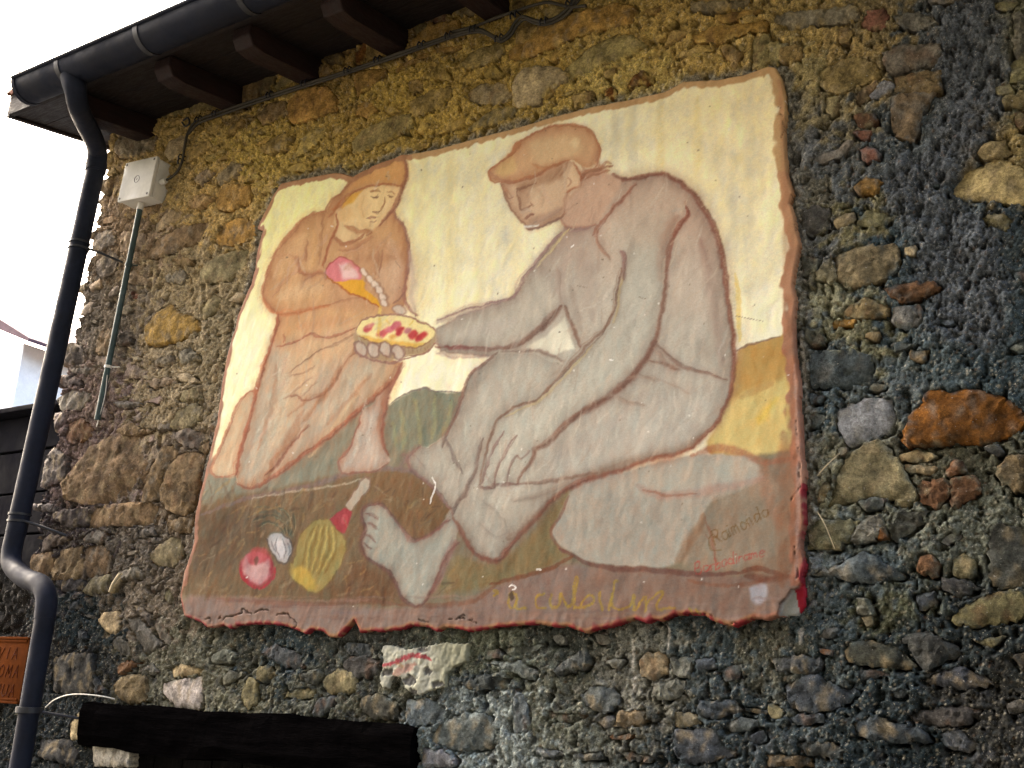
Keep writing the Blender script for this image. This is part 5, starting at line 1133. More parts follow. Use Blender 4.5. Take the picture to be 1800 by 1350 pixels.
for _ in range(620):      # dry brush hatching on the figures
    x = rs.uniform(430, 1290); y = rs.uniform(300, 960)
    if poly_sdf(np.array([x]), np.array([y]), man)[0] < 10 and poly_sdf(np.array([x]), np.array([y]), body)[0] < 10: continue
    an = rs.normal(-1.1, .35); L = rs.uniform(8, 26); dx, dy = math.cos(an) * L, math.sin(an) * L
    stroke([(x - dx, y - dy), (x + dx * .2, y), (x + dx, y + dy)], rs.uniform(2, 6), [(220, 212, 194), (168, 138, 120), (206, 172, 142), (178, 178, 170), (200, 168, 152), (214, 200, 170)][rs.randint(6)], rs.uniform(.12, .34), 1.2)

# ---- border
osd = poly_sdf(X, Z, OUT_W)
bw = np.where(py > 1030, .012, np.where(px > 1340, .030 + .004 * mid_, np.where(py < 330, .026 + .003 * mid_, .020 + .004 * mid_)))
bcol = np.array((166, 122, 88)) * np.ones(X.shape + (1,))
bcol = np.where((px > 1330)[..., None], np.array((178, 134, 98)) - sstep(300, 700, py)[..., None] * np.array((14, 18, 2)), bcol)
bcol = np.where(((px < 460) & (py > 380))[..., None], np.array((170, 124, 104)), bcol)
bcol = np.where(((py < 300) & (px > 720))[..., None], np.array((184, 148, 104)), bcol)
ba = (sstep(.005, -.003, osd - bw) * .92)[..., None]
C = C * (1 - ba) + bcol * ba
stroke([(1368,140),(1376,240),(1382,400),(1384,560),(1392,700),(1396,850),(1396,1000)], 14, (158, 112, 84), .35, 1)
stroke([(1378,760),(1382,860),(1380,960),(1376,1030)], 26, (140, 94, 68), .45, 1)
stroke([(1396,640),(1402,760),(1404,900),(1400,1020)], 8, (182, 156, 146), .5, 1)
# crimson undercoat showing at the broken edge
cr = (sstep(.012 + .006 * mid_, .002, osd) * ((py > 1040) & (px < 1330) | (px > 1395) & (py > 850)) * sstep(-1.2, .2, mid_ + hi_ * .4) * .85)[..., None]
C = C * (1 - cr) + np.array(CR) * cr
# flaked corner: bare plaster with a red rim
flake = [(1370,1083),(1373,1062),(1388,1042),(1410,1025),(1420,1040),(1415,1070),(1400,1088)]
fd = poly_sdf(px + 1.2 * mid_, py + 1.2 * hi_, flake)
C = np.where((fd > 0)[..., None], np.array((166, 168, 164)), C)
rr = ((fd > 0) & (px + (py - 1040) * -.2 > 1396))[..., None]; C = np.where(rr, np.array((176, 44, 62)), C)

# ---- lettering
TY = (170, 142, 62)
def word(strokes, w, col, a, tf):
    for st in strokes: stroke([tf(*p) for p in st], w, col, a, .5, taper=False, tex=.35, n=5)
def tp(x, y): return 850 + x / 4.5, 1000 + y / 4.5
word([[(75,175),(110,185),(80,210)], [(250,195),(205,200),(190,260),(205,310),(240,305),(262,250),(262,195)], [(262,230),(262,310),(330,305)],
      [(480,190),(425,215),(408,270),(430,305),(490,305)], [(535,200),(520,260),(545,305),(590,290),(610,200)], [(620,200),(650,290),(690,290),(720,200),(750,90),(735,60),(715,160),(715,310)],
      [(720,300),(790,300),(865,270),(875,225),(840,205),(790,240),(770,290)], [(918,190),(925,250),(945,310),(940,330)], [(1000,320),(1010,250),(1040,110),(1060,95)],
      [(1010,200),(1030,300),(1100,320),(1170,280),(1195,210),(1185,320)], [(1200,330),(1230,290),(1290,220),(1280,340)], [(1285,290),(1350,220),(1400,180),(1420,210),(1380,290),(1400,320),(1520,310)],
      [(1630,310),(1650,330)], [(1685,320),(1700,340)]], 4.4, TY, .7, tp)
GL = {'R': [[(0,0),(0,-10)],[(0,-10),(4,-10),(6,-8),(4,-5),(0,-5)],[(3,-5),(7,0)]], 'B': [[(0,0),(0,-10)],[(0,-10),(4,-10),(5,-8),(3,-5),(0,-5)],[(3,-5),(6,-3),(4,0),(0,0)]],
      'a': [[(5,-5),(1,-5),(0,-2),(2,0),(5,-2)],[(5,-5),(5,0)]], 'i': [[(0,-5),(0,0)],[(0,-8),(.3,-8)]], 'm': [[(0,0),(0,-5)],[(0,-4),(2.5,-5),(3,0)],[(3,-4),(5.5,-5),(6,0)]],
      'o': [[(2,-5),(0,-3),(1,0),(4,0),(5,-3),(2,-5)]], 'n': [[(0,0),(0,-5)],[(0,-4),(3,-5),(4,0)]], 'd': [[(5,-3),(2,-5),(0,-2),(2,0),(5,-2)],[(5,-10),(5,0)]],
      'r': [[(0,0),(0,-5)],[(0,-3),(2,-5),(4,-5)]], 'b': [[(0,-10),(0,0)],[(0,-3),(3,-5),(5,-2),(3,0),(0,0)]], 'e': [[(0,-3),(5,-3),(3,-5),(0,-3),(1,0),(5,0)]]}
GW = dict(R=9, B=8, a=7, i=3, m=9, o=7, n=7, d=8, r=5.5, b=7, e=7)
def script(t, x, y, sx, sy, ang, w, col, a):
    ca, sa = math.cos(ang), math.sin(ang); cur = 0
    for ch in t:
        for st in GL[ch]:
            pts = [((cur + p[0] + p[1] * -.2) * sx, p[1] * sy) for p in st]
            if len(pts) == 2: pts.insert(1, ((pts[0][0] + pts[1][0]) / 2, (pts[0][1] + pts[1][1]) / 2))
            stroke([(x + p[0] * ca + p[1] * sa * -1, y + p[0] * sa + p[1] * ca) for p in pts], w, col, a, .5, taper=False, tex=.3, n=4)
        cur += GW[ch]
script('Raimondo', 1258, 958, 1.95, 2.5, -.50, 2.4, (128, 98, 60), .65)
stroke([(1240,940),(1252,962),(1262,990)], 3, (150, 104, 84), .5)
stroke([(1262,948),(1252,940),(1246,952),(1252,968),(1270,966)], 2.6, (128, 98, 60), .7)
script('Barbadirame', 1226, 1010, 1.72, 2.0, -.27, 2.3, (182, 76, 70), .55)

# ---- ageing: mottling, pits and pale scratches
C += (bru * 1.8 + fin * 1.8)[..., None] * np.array((1, .96, .9)) + (low_ * 2.0)[..., None] * np.array((1, .9, .7)) + (sample(N_brush, X + 1.1, Z + 2) * 2.0)[..., None] * np.array((1.1, -.2, -.7))
C += (sample(N_mid, X + 2.2, Z + .3) * 3.0)[..., None] * np.array((-.6, .4, .8)) * sstep(430, 700, py)[..., None]
ex = np.ones(X.shape)
for _ in range(150):
    x = rs.uniform(400, 1400); y = rs.uniform(150, 1080); blob_((x, y), rs.uniform(1., 2.0), rs.uniform(.8, 1.4), (120, 104, 84) if rs.rand() < .55 else (240, 238, 232), .8, rs.rand() * 3, .8)
for p in ([(757,838),(762,850),(760,862),(756,874),(753,884)], [(940,1001),(948,999),(952,1002)], [(893,1032),(900,1028),(906,1033),(900,1038)], [(1070,632),(1078,634)], [(1002,434),(1008,428)]):
    stroke(p, 3.0, (244, 242, 238), .95, .4, tex=.1)
fill_([(893,1045),(900,1040),(904,1050),(898,1056)], (88, 72, 56), .9, 1.5)
for p in ([(1121,521),(1135,524)], [(1290,553),(1310,558),(1340,566)], [(1012,500),(1030,505)], [(690,455),(700,470)]): stroke(p, 1.5, (120, 104, 90), .6, .5)

C = C - (255 - C) * (.03 + .06 * sstep(840, 900, py)[..., None])
_m = sstep(0, 6, poly_sdf(U, V_, [tuple(p) for p in man]))[..., None] * sstep(380, 520, py)[..., None]; _l = C.mean(-1, keepdims=True); C = C + _m * (.45 * (_l - C) + np.array((10, 10, 5)))
lowpart = sstep(760, 960, py)[..., None]; lum = C.mean(-1, keepdims=True)
C = C * (1 - .16 * lowpart) + (lum * .9) * .16 * lowpart
C += (sample(N_brush, X * 1.4 + 2, Z * 1.4) * 2.2 + sample(N_mid, X + 4, Z) * 2.0)[..., None] * np.array((1, 1, .9))
ALBP = 0.84
CP = lin(np.clip(C, 8, 246)) * ALBP

# relief of the slab: rounded ragged lip, cracks and flakes, standing further out at the bottom right
thick = .018 + .013 * sstep(500, 1400, px) + .010 * sstep(400, 1080, py)
relief = .0002 * mid_ + .0006 * low_ + .0001 * hi_ + .0005 * mid_ * sstep(.05, 0, osd)
CRACK = np.zeros(X.shape)
def crack(pts, w=2.2, d=.010):
    P = spline(pts, 5); s = box_of(P, 10)
    best = np.full(U[s].shape, 1e9)
    for i in range(len(P) - 1): best = np.minimum(best, seg_dist(px[s] + 1.0 * hi_[s] + 1.2 * W1[s], py[s] + 1.6 * mid_[s], tuple(P[i]), tuple(P[i + 1]))[0])
    CRACK[s] = np.maximum(CRACK[s], sstep(w * .8, .1, best) * d * .7 * sstep(-1.2, .2, mid_[s] + low_[s]))
crack([(385,1090),(400,1083),(420,1078),(425,1070),(440,1078),(460,1072),(480,1080),(500,1078)]); crack([(350,1086),(370,1090),(384,1086)], 2)
crack([(498,1078),(510,1086),(520,1096),(515,1104)], 1.8); crack([(735,1090),(760,1094),(790,1090),(815,1088),(835,1098)], 1.8); crack([(795,1092),(812,1084),(830,1090)], 1.5)
crack([(1170,1088),(1190,1082),(1215,1080),(1245,1079),(1262,1088),(1300,1098)], 2.2); crack([(1400,740),(1402,790),(1406,850),(1394,880)], 1.6, .006)
crack([(1398,960),(1402,1010),(1398,1030),(1408,1024)], 1.8); crack([(1376,175),(1370,190),(1376,215),(1372,240)], 1.5, .006); crack([(1390,340),(1394,365),(1402,420)], 2, .008)
crack([(1372,1060),(1386,1042),(1408,1024)], 2.2, .012)
lip = .006 * sstep(.006, 0, osd)
flk = .020 * (fd > 0) 
Yp = -(thick + relief - CRACK - lip - flk)
crk = (CRACK > .003)[..., None]
CP = np.where(crk, CP * .55, CP)
keep = osd > 0
mural = empty('mural', wallv(870, 650, 0)); tag(mural, 'painted plaster panel of a hooded girl pouring oil on bread for a seated man', 'mural')
grid_mesh('painted_plaster', X, Yp, Z, keep, CP, M_plaster, mural, skirt=-.004)

# ------------------------------------------------------------------ remnant of white plaster under the mural
gx = np.arange(PATCH_W[:, 0].min() - .005, PATCH_W[:, 0].max() + .005, .0026); gz = np.arange(PATCH_W[:, 1].min() - .005, PATCH_W[:, 1].max() + .005, .0026)
X, Z = np.meshgrid(gx, gz); px, py = project(X, X * 0 - .012, Z)
sdp = poly_sdf(X + sample(N_hi, X, Z) * .0015, Z + sample(N_hi, X + .6, Z) * .0015, [tuple(p) for p in PATCH_W])
hole = np.zeros(X.shape)
for cx_, cy_, r_ in ((680, 1182, 7), (721, 1196, 9), (704, 1206, 6), (770, 1203, 7), (752, 1180, 6), (726, 1216, 5), (742, 1141, 6)):
    hole = np.maximum(hole, sstep(r_ + 1.5, r_ - 1.5, np.hypot((px - cx_) * .8 + sample(N_hi, X, Z) * 1.3, py - cy_ + sample(N_hi, X + .2, Z) * 1.3)))
U, V_ = px + sample(N_hi, X, Z), py + sample(N_hi, X + .5, Z); bru, fin = sample(N_brush, X, Z), sample(N_fine, X, Z)
C = np.zeros(X.shape + (3,)); C[:] = (196, 198, 182)
C += (sample(N_mid, X, Z) * 9 + sample(N_hi, X + .8, Z) * 8)[..., None] * np.array((1, .95, .7))
fillc = sstep(745, 790, px)[..., None] * .55; C = C * (1 - fillc) + np.array((138, 140, 112)) * fillc
stroke([(668,1172),(690,1166),(705,1160),(722,1153),(740,1153),(758,1159)], 9, (176, 66, 76), .85)
stroke([(692,1186),(712,1176),(730,1168)], 14, (196, 126, 112), .5); stroke([(696,1165),(708,1171)], 6, (200, 160, 110), .5)
C = C * (1 - hole[..., None]) + np.array((112, 112, 110)) * hole[..., None]
Yq = -(.014 + .0012 * sample(N_mid, X, Z) + .0006 * sample(N_hi, X, Z) - .006 * hole - .006 * sstep(.004, 0, sdp))
tag(grid_mesh('plaster_remnant', X, Yq, Z, sdp > 0, lin(np.clip(C, 5, 240)) * .62, M_plaster, house, skirt=.02))

# pale lime splashes at the lower right and drips below the panel are part of the mortar colour

# ------------------------------------------------------------------ timber lintel and the dark door under it
M_black = plain_mat('tarred_timber', (.0022, .002, .0022), .97, .0, .4, 5, .004, 30, stretch=(1, 6, 9))
bm = bmesh.new(); x0, x1, z0, z1 = LINTEL; n = 40; cross = []
for i in range(n + 1):
    x = x0 + (x1 - x0) * i / n; j = lambda s: float(sample(N_low, x * .7 + s, s)) * .004
    top, bot = z1 + j(.1) - (.006 if i in (0, n) else 0), z0 + j(.5)
    cross.append([bm.verts.new(v) for v in ((x, -.022 + j(.7), bot + .012), (x, -.034 + j(.9), bot + .05), (x, -.036 + j(1.1), top - .04), (x, -.024 + j(1.3), top - .004), (x, .15, top), (x, .15, bot))])
for a, b in zip(cross, cross[1:]):
    for k in range(6): bm.faces.new((a[k], a[(k + 1) % 6], b[(k + 1) % 6], b[k]))
bm.faces.new(cross[0]); bm.faces.new(cross[-1])
lint = from_bm('lintel', bm, M_black, house, smooth=False); lint['label'] = 'blackened timber beam over the doorway'
door = empty('wooden_door', ((x0 + x1) / 2, .12, 0)); tag(door, 'dark boarded door in the deep doorway below the timber beam', 'door')
M_door = plain_mat('dark_door_wood', (.003, .003, .003), .9, .15, .3, 6, .003, 30, stretch=(8, 8, 1))
nb = 9; w = (x1 - x0 - .20) / nb
for i in range(nb):
    bm = bmesh.new(); add_box(bm, (x0 + .13 + i * w + .003, .10, .02), (x0 + .13 + (i + 1) * w - .003, .14, 1.40), bevel=.004); from_bm('board', bm, M_door, door, smooth=False)
bm = bmesh.new(); add_box(bm, (x0 + .1, .142, 0), (x1 - .05, .168, 1.5)); from_bm('door_backing', bm, M_door, door, smooth=False)

# ------------------------------------------------------------------ roof: boards, rafters, fascia
M_wood = plain_mat('stained_eaves_wood', (.007, .0035, .0032), .7, .3, .35, 5, .002, 40, stretch=(2, 9, 9))
M_raft = plain_mat('stained_rafter_wood', (.013, .0045, .0035), .7, .3, .35, 5, .002, 40, stretch=(9, 2, 9))
M_tile = plain_mat('terracotta', (.26, .11, .06), .85, .2, .3, 9, .004, 30)
SL = .20; YE, ZE = -.40, 3.925
def roof_pt(x, y, up=0): return (x, y, ZE + SL * (y - YE) + up)
roof = bpy.data.objects.new('roof', None); COL.objects.link(roof); roof.parent = house; roof.location = (0, 0, 0)
def slab(name, x0, x1, y0, y1, u0, u1, mat, parent, bev=.002):
    bm = bmesh.new(); v = [bm.verts.new(roof_pt(x, y, u)) for u in (u0, u1) for y in (y0, y1) for x in (x0, x1)]
    for f in ((0, 1, 3, 2), (4, 5, 7, 6), (0, 1, 5, 4), (2, 3, 7, 6), (0, 2, 6, 4), (1, 3, 7, 5)): bm.faces.new([v[i] for i in f])
    if bev: bmesh.ops.bevel(bm, geom=list(bm.edges), offset=bev, segments=1, affect='EDGES')
    return from_bm(name, bm, mat, parent, smooth=False)
for i in range(11):
    y0 = YE + i * .145; slab('soffit_board', -3.985, 2.62, y0, y0 + .143, 0.0, .022, M_wood, roof)
for x in [-3.60] + [wall(p[0], p[1], .36)[0] for p in ((296, 105), (435, 45), (590, -15))] + [-1.74, -1.29, -.84, -.39, .06, .51, .96, 1.41, 1.86]:
    bm = bmesh.new(); w = .045
    prof = [(-.385, -.002), (-.385, -.045), (-.36, -.085), (-.30, -.095), (.16, -.095), (.16, -.002)]
    a = [bm.verts.new(roof_pt(x - w, y, u)) for y, u in prof]; b = [bm.verts.new(roof_pt(x + w, y, u)) for y, u in prof]
    bm.faces.new(a); bm.faces.new(b)
    for k in range(6): bm.faces.new((a[k], a[(k + 1) % 6], b[(k + 1) % 6], b[k]))
    bmesh.ops.bevel(bm, geom=list(bm.edges), offset=.004, segments=1, affect='EDGES')
    from_bm('rafter', bm, M_raft, roof, smooth=False)
bm = bmesh.new(); add_box(bm, (-3.99, -.425, 3.915), (2.62, -.402, 4.02), bevel=.002); from_bm('fascia', bm, M_wood, roof, smooth=False)
slab('verge_board', -4.01, -3.987, YE - .02, 1.2, -.012, .10, M_wood, roof)
bm = bmesh.new(); nx = 110
rows = []
for y in (-.44, -.43, 1.2):
    r = []
    for i in range(nx * 4 + 1):
        x = -4.03 + i * .06 / 4 * 1.0; r.append(bm.verts.new(roof_pt(x, y, .105 + .022 * abs(math.sin(i / 4 * math.pi)) - (.02 if y == -.44 else 0))))
    rows.append(r)
for a, b in zip(rows, rows[1:]):
    for i in range(len(a) - 1): bm.faces.new((a[i], a[i + 1], b[i + 1], b[i]))
tag(from_bm('roof_tiles', bm, M_tile, roof, smooth=False), kind='stuff')

# ------------------------------------------------------------------ gutter with its down pipe
M_pipe = plain_mat('weathered_grey_metal', (.010, .013, .024), .68, .16, .22, 7, .0006, 60)
M_band = plain_mat('pipe_band_metal', (.014, .016, .022), .5, .5, .2, 20, .0005, 80)
gut = empty('rain_gutter', (-3.5, -.47, 3.93)); tag(gut, 'grey half round rain gutter and down pipe at the corner of the stone house', 'gutter')
def half_round(name, x0, x1, r, cy, cz, mat, thick=.004, cap=None):
    bm = bmesh.new(); m = 16; rings = []
    for x in (x0, x1):
        o = [bm.verts.new((x, cy + r * math.cos(math.pi + math.pi * k / m), cz + r * 1.0 * math.sin(math.pi + math.pi * k / m))) for k in range(m + 1)]
        i = [bm.verts.new((x, cy + (r - thick) * math.cos(math.pi + math.pi * k / m), cz + (r - thick) * math.sin(math.pi + math.pi * k / m))) for k in range(m + 1)]
        rings.append((o, i))
    (o0, i0), (o1, i1) = rings
    for k in range(m):
        bm.faces.new((o0[k], o0[k + 1], o1[k + 1], o1[k])); bm.faces.new((i0[k + 1], i0[k], i1[k], i1[k + 1]))
        bm.faces.new((o0[k + 1], o0[k], i0[k], i0[k + 1])); bm.faces.new((o1[k], o1[k + 1], i1[k + 1], i1[k]))
    for k in (0, m): bm.faces.new((o0[k], o1[k], i1[k], i0[k]))
    if cap: bm.faces.new(i0)
    return from_bm(name, bm, mat, gut)
GY, GZ, GR = -.472, 3.966, .072
half_round('trough', -3.79, 2.62, GR, GY, GZ, M_pipe, cap=True)
bm = bmesh.new(); tube(bm, [(-3.795, GY - GR - .003, GZ + .004), (2.62, GY - GR - .003, GZ + .004)], .008, 10); from_bm('bead', bm, M_pipe, gut)
half_round('end_cap', -3.80, -3.78, GR + .004, GY, GZ, M_pipe, .01, True)
for x in (-3.505, -3.03, -2.5, -1.9, -1.3, -.7, -.1, .5): half_round('joint_band', x - .012, x + .012, GR + .003, GY, GZ, M_band, .004)
outlet = wallv(122, 118, .47)
path = [wallv(128, 135, .475), wallv(133, 160, .46), wallv(137, 185, .42), wallv(148, 212, .33), wallv(164, 243, .22), wallv(171, 268, .14), wallv(168, 300, .12)]
sp = spline([tuple(p) for p in path], 6)
bm = bmesh.new(); tube(bm, sp, [.050 - .008 * min(i / 8, 1) for i in range(len(sp))], 18); from_bm('swan_neck', bm, M_pipe, gut)
pt, pb = sp[-1], Vector((-3.850, -.12, 2.13))
bm = bmesh.new(); tube(bm, [tuple(pt + np.array((0, 0, .02))), tuple((Vector(pt) + pb) / 2), tuple(pb)], .040, 20); dp = from_bm('down_pipe', bm, M_pipe, gut)
bm = bmesh.new(); tube(bm, [(pt[0], pt[1], pt[2] - .005), (pt[0] - .003, pt[1], pt[2] + .04)], .045, 20); from_bm('collar', bm, M_pipe, gut)
def onpipe(z):
    t = (pt[2] - z) / (pt[2] - pb.z); return Vector((pt[0] + (pb.x - pt[0]) * t, -.12, z))
for z in (3.375, 2.19):
    c = onpipe(z); bm = bmesh.new()
    for dz in (-.014, .014): tube(bm, [c + Vector((0, 0, dz - .004)), c + Vector((0, 0, dz + .004))], .0445, 20)
    tube(bm, [c + Vector((.03, -.01, -.01)), c + Vector((.10, .05, -.035)), c + Vector((.155, .118, -.06))], .0055, 8)
    from_bm('wall_bracket', bm, M_band, gut)
lp = [tuple(pb + Vector((0, 0, .01))), (-3.852, -.122, 2.06), (-3.82, -.13, 2.0), (-3.70, -.145, 1.945), (-3.575, -.158, 1.915), (-3.515, -.165, 1.86), (-3.505, -.165, 1.79)]
bm = bmesh.new(); tube(bm, spline(lp, 6), .0385, 20); from_bm('offset_bend', bm, M_pipe, gut)
bm = bmesh.new(); tube(bm, [(-3.505, -.165, 1.80), (-3.500, -.165, 1.0), (-3.50, -.165, .02)], .0365, 20); from_bm('lower_pipe', bm, M_pipe, gut)
bm = bmesh.new(); tube(bm, [(-3.505, -.165, 1.475), (-3.505, -.165, 1.455)], .047, 20); tube(bm, [(-3.48, -.15, 1.462), (-3.40, -.02, 1.44)], .005, 8); from_bm('wall_bracket', bm, M_band, gut)
bm = bmesh.new(); q = [wallv(33, 127, .50), wallv(41, 120, .52), wallv(33, 115, .52), wallv(24, 112, .52)]; tube(bm, spline([tuple(p) for p in q], 4), .0022, 6)
tag(from_bm('loose_wire', bm, M_band), 'thin stub of wire sticking up from the gutter end', 'wire')

# ------------------------------------------------------------------ junction box and conduits
M_box = plain_mat('white_plastic', (.62, .61, .56), .55, .4, .08, 9, .0003, 60)
M_scr = plain_mat('dark_screw', (.08, .075, .07), .5, .5, .1)
jb = empty('junction_box', (-3.63, 0, 3.72)); tag(jb, 'square white electrical junction box tilted on the wall beside the down pipe', 'junction box')
corners = [wallv(p[0], p[1], .085) for p in ((222, 289), (276, 271), (263, 342), (204, 358))]
cen = sum(corners, Vector()) / 4
hx = ((corners[1] + corners[2]) - (corners[0] + corners[3])).length / 4; hz = ((corners[0] + corners[1]) - (corners[2] + corners[3])).length / 4
dv = ((corners[0] + corners[1]) - (corners[2] + corners[3])).normalized(); ang = math.atan2(dv.x, dv.z)
rot = Matrix.Rotation(ang, 4, 'Y'); piv = Vector((cen.x, -.04, cen.z))
def jbox(name, lo, hi, mat, bev, parent=jb):
    bm = bmesh.new(); add_box(bm, Vector(lo) + Vector((cen.x, 0, cen.z)), Vector(hi) + Vector((cen.x, 0, cen.z)), rot, piv, bev); return from_bm(name, bm, mat, parent)
jbox('box_body', (-hx + .004, -.066, -hz + .004), (hx - .004, .01, hz - .004), M_box, .006)
lid = jbox('lid', (-hx, -.086, -hz), (hx, -.068, hz), M_box, .006)
for sx in (-1, 1):
    for sz in (-1, 1):
        bm = bmesh.new(); p = piv + rot @ Vector((sx * (hx - .014), -.047, sz * (hz - .014))); tube(bm, [p, p + Vector((0, .006, 0))], .0055, 12); from_bm('screw', bm, M_scr, lid)
bm = bmesh.new(); pts = [piv + rot @ Vector((math.cos(t) * .016, -.0465, math.sin(t) * .016)) for t in np.linspace(0, 2 * math.pi, 25)]; tube(bm, pts, .0011, 6)
tube(bm, [piv + rot @ Vector((-.002, -.0465, -.005)), piv + rot @ Vector((.002, -.0465, .005))], .0008, 6); from_bm('round_mark', bm, M_scr, lid)
gl = piv + rot @ Vector((.0, -.0, -hz)); bm = bmesh.new(); tube(bm, [gl, gl + Vector((-.002, 0, -.03))], .014, 14); from_bm('cable_gland', bm, M_box, jb)
g2 = piv + rot @ Vector((hx, 0, -.01)); bm = bmesh.new(); tube(bm, [g2, g2 + Vector((.03, 0, .002))], .012, 14); from_bm('cable_gland', bm, M_box, jb)
M_cond = plain_mat('dark_green_conduit', (.035, .062, .06), .5, .4, .25, 9, .0004, 70)
cd = empty('conduit', (gl.x, -.035, 2.6)); tag(cd, 'dark green conduit pipe running down the wall from the junction box', 'conduit')
ce = wallv(171, 738, .03)
def cpt(t): return Vector((gl.x - .002, -.04, gl.z - .02)).lerp(ce, t)
bm = bmesh.new(); tube(bm, [cpt(0), cpt(.3), cpt(.62), cpt(1)], .0125, 14); from_bm('conduit_pipe', bm, M_cond, cd)
for t in (.28, .76):
    bm = bmesh.new(); tube(bm, [cpt(t - .006), cpt(t + .006)], .0155, 14); tube(bm, [cpt(t) + Vector((.0, 0, 0)), cpt(t) + Vector((.035, .03, .003))], .003, 6); from_bm('clamp', bm, M_box if t > .5 else M_cond, cd)
bm = bmesh.new(); tube(bm, [tuple(v) for v in spline([tuple(cpt(.80) + Vector((.012, -.004, 0))), tuple(cpt(.9) + Vector((.018, 0, 0))), tuple(cpt(1) + Vector((.002, 0, -.03)))], 5)], .002, 6); from_bm('tie_wire', bm, M_box, cd)
# cables
M_cab = plain_mat('old_cable', (.040, .034, .022), .6, .35, .3, 12, .0004, 90)
cb = empty('cable_run', (-2.5, -.03, 3.92)); tag(cb, 'pair of old grey cables clipped along the wall under the eaves to the junction box', 'cable')
pA = [(g2.x + .02, -.04, g2.z + .002)] + [tuple(wallv(a, b, .03)) for a, b in ((300, 312), (313, 300), (321, 280), (325, 255), (331, 232), (345, 213), (380, 199), (475, 167), (612, 124), (700, 94), (790, 63), (838, 52), (858, 58), (878, 68), (894, 58), (905, 40), (918, 29), (938, 35), (958, 38), (985, 26), (1008, 2), (1020, -20))]
pB = [tuple(wallv(a, b, .026)) for a, b in ((331, 236), (349, 217), (385, 203), (478, 171), (615, 127), (703, 98), (793, 66), (840, 56), (862, 63), (880, 73), (898, 62), (908, 46), (922, 34), (940, 40), (960, 43), (990, 30), (1014, 4), (1030, -20))]
pC = [tuple(wallv(a, b, .03)) for a, b in ((795, 56), (835, 46), (870, 32), (905, 20), (935, 10), (965, 4), (1000, 12), (1030, 10))]
for p in (pA, pB, pC):
    bm = bmesh.new(); tube(bm, spline(p, 6), .0058, 10); from_bm('cable', bm, M_cab, cb)
for a, b in ((318, 282), (350, 212), (380, 201), (475, 169), (537, 148), (612, 126), (665, 107), (742, 81), (790, 65), (833, 54), (878, 70), (905, 30), (957, 41), (1003, 8)):
    c = wallv(a, b, .030); bm = bmesh.new()
    for k in (-.010, .010):
        d = Vector((k, 0, 0)) if b < 270 else Vector((0, 0, k)); tube(bm, [c + d - Vector((0, .012, .013)), c + d + Vector((0, -.016, .0)), c + d + Vector((0, -.010, .015)), c + d + Vector((0, .02, .018))], .0032, 6)
    from_bm('cable_clip', bm, M_band, cb)
bm = bmesh.new(); tube(bm, spline([tuple(wallv(a, b, .02)) for a, b in ((322, 212), (330, 207), (333, 216), (326, 222), (320, 215))], 5), .004, 8)
tag(from_bm('iron_hook', bm, M_band), 'small dark iron ring hook beside the bend of the cables', 'hook')
bm = bmesh.new(); tube(bm, spline([tuple(wallv(a, b, o)) for a, b, o in ((80, 1243, .02), (96, 1230, .045), (118, 1222, .06), (145, 1220.5, .06), (180, 1224, .045), (202, 1229, .02))], 6), .0022, 8)
tag(from_bm('white_wire', bm, M_box), 'thin white wire arching over the left end of the timber beam', 'wire')

M_straw = plain_mat('dry_straw', (.42, .36, .24), .8, .2, .2, 30, 0)
for pts_, lab in ((((1437, 900, .02), (1450, 922, .04), (1467, 964, .02)), 'pale dry stalk hanging below the grey stones right of the mural'),
                  (((1437, 836, .02), (1456, 815, .035), (1476, 797, .02)), 'brown twig slanting up beside the large olive stone'),
                  (((193, 1040, .03), (200, 1024, .04), (211, 1008, .03)), 'pale splinter of wood stuck in the mortar left of the mural')):
    bm = bmesh.new(); w_ = .0014 if pts_[0][0] > 300 else .006
    tube(bm, spline([tuple(wallv(*p)) for p in pts_], 4), w_, 6)
    tag(from_bm('straw' if pts_[0][0] > 300 else 'wood_splinter', bm, M_straw), lab, 'stalk' if pts_[0][0] > 300 else 'splinter')

# ------------------------------------------------------------------ terracotta street sign
M_terra = plain_mat('fired_clay', (.10, .028, .006), .97, .03, .2, 6, .0012, 30)
M_letter = plain_mat('letter_groove', (.07, .016, .008), .9, .1, .2, 10, 0)
sg = empty('street_sign', (-4.0, -.03, 1.6)); tag(sg, 'terracotta street name sign with scratched capital letters on the left edge', 'sign')
SX1, SX0, SZ0, SZ1 = -3.775, -4.24, 1.475, 1.728
bm = bmesh.new(); add_box(bm, (SX0, -.028, SZ0), (SX1, .01, SZ1), bevel=.003); from_bm('plate', bm, M_terra, sg)
bm = bmesh.new()
for k in range(2):
    i = k * .011; y = -.036 - k * .0
    for lo, hi in (((SX0 + i, SZ1 - .009 - i), (SX1 - i, SZ1 - i)), ((SX0 + i, SZ0 + i), (SX1 - i, SZ0 + .009 + i))): add_box(bm, (lo[0], y + k * .003, lo[1]), (hi[0], -.0275, hi[1]), bevel=.002)
from_bm('moulding', bm, M_terra, sg)
CAPS = {'V': [[(0,1),(.5,0),(1,1)]], 'I': [[(.5,0),(.5,1)]], 'A': [[(0,0),(.5,1),(1,0)],[(.2,.4),(.8,.4)]], 'O': [[(.5,1),(.05,.75),(.05,.25),(.5,0),(.95,.25),(.95,.75),(.5,1)]],
        'M': [[(0,0),(.1,1),(.5,.3),(.9,1),(1,0)]], 'U': [[(0,1),(0,.2),(.5,0),(1,.2),(1,1)]]}
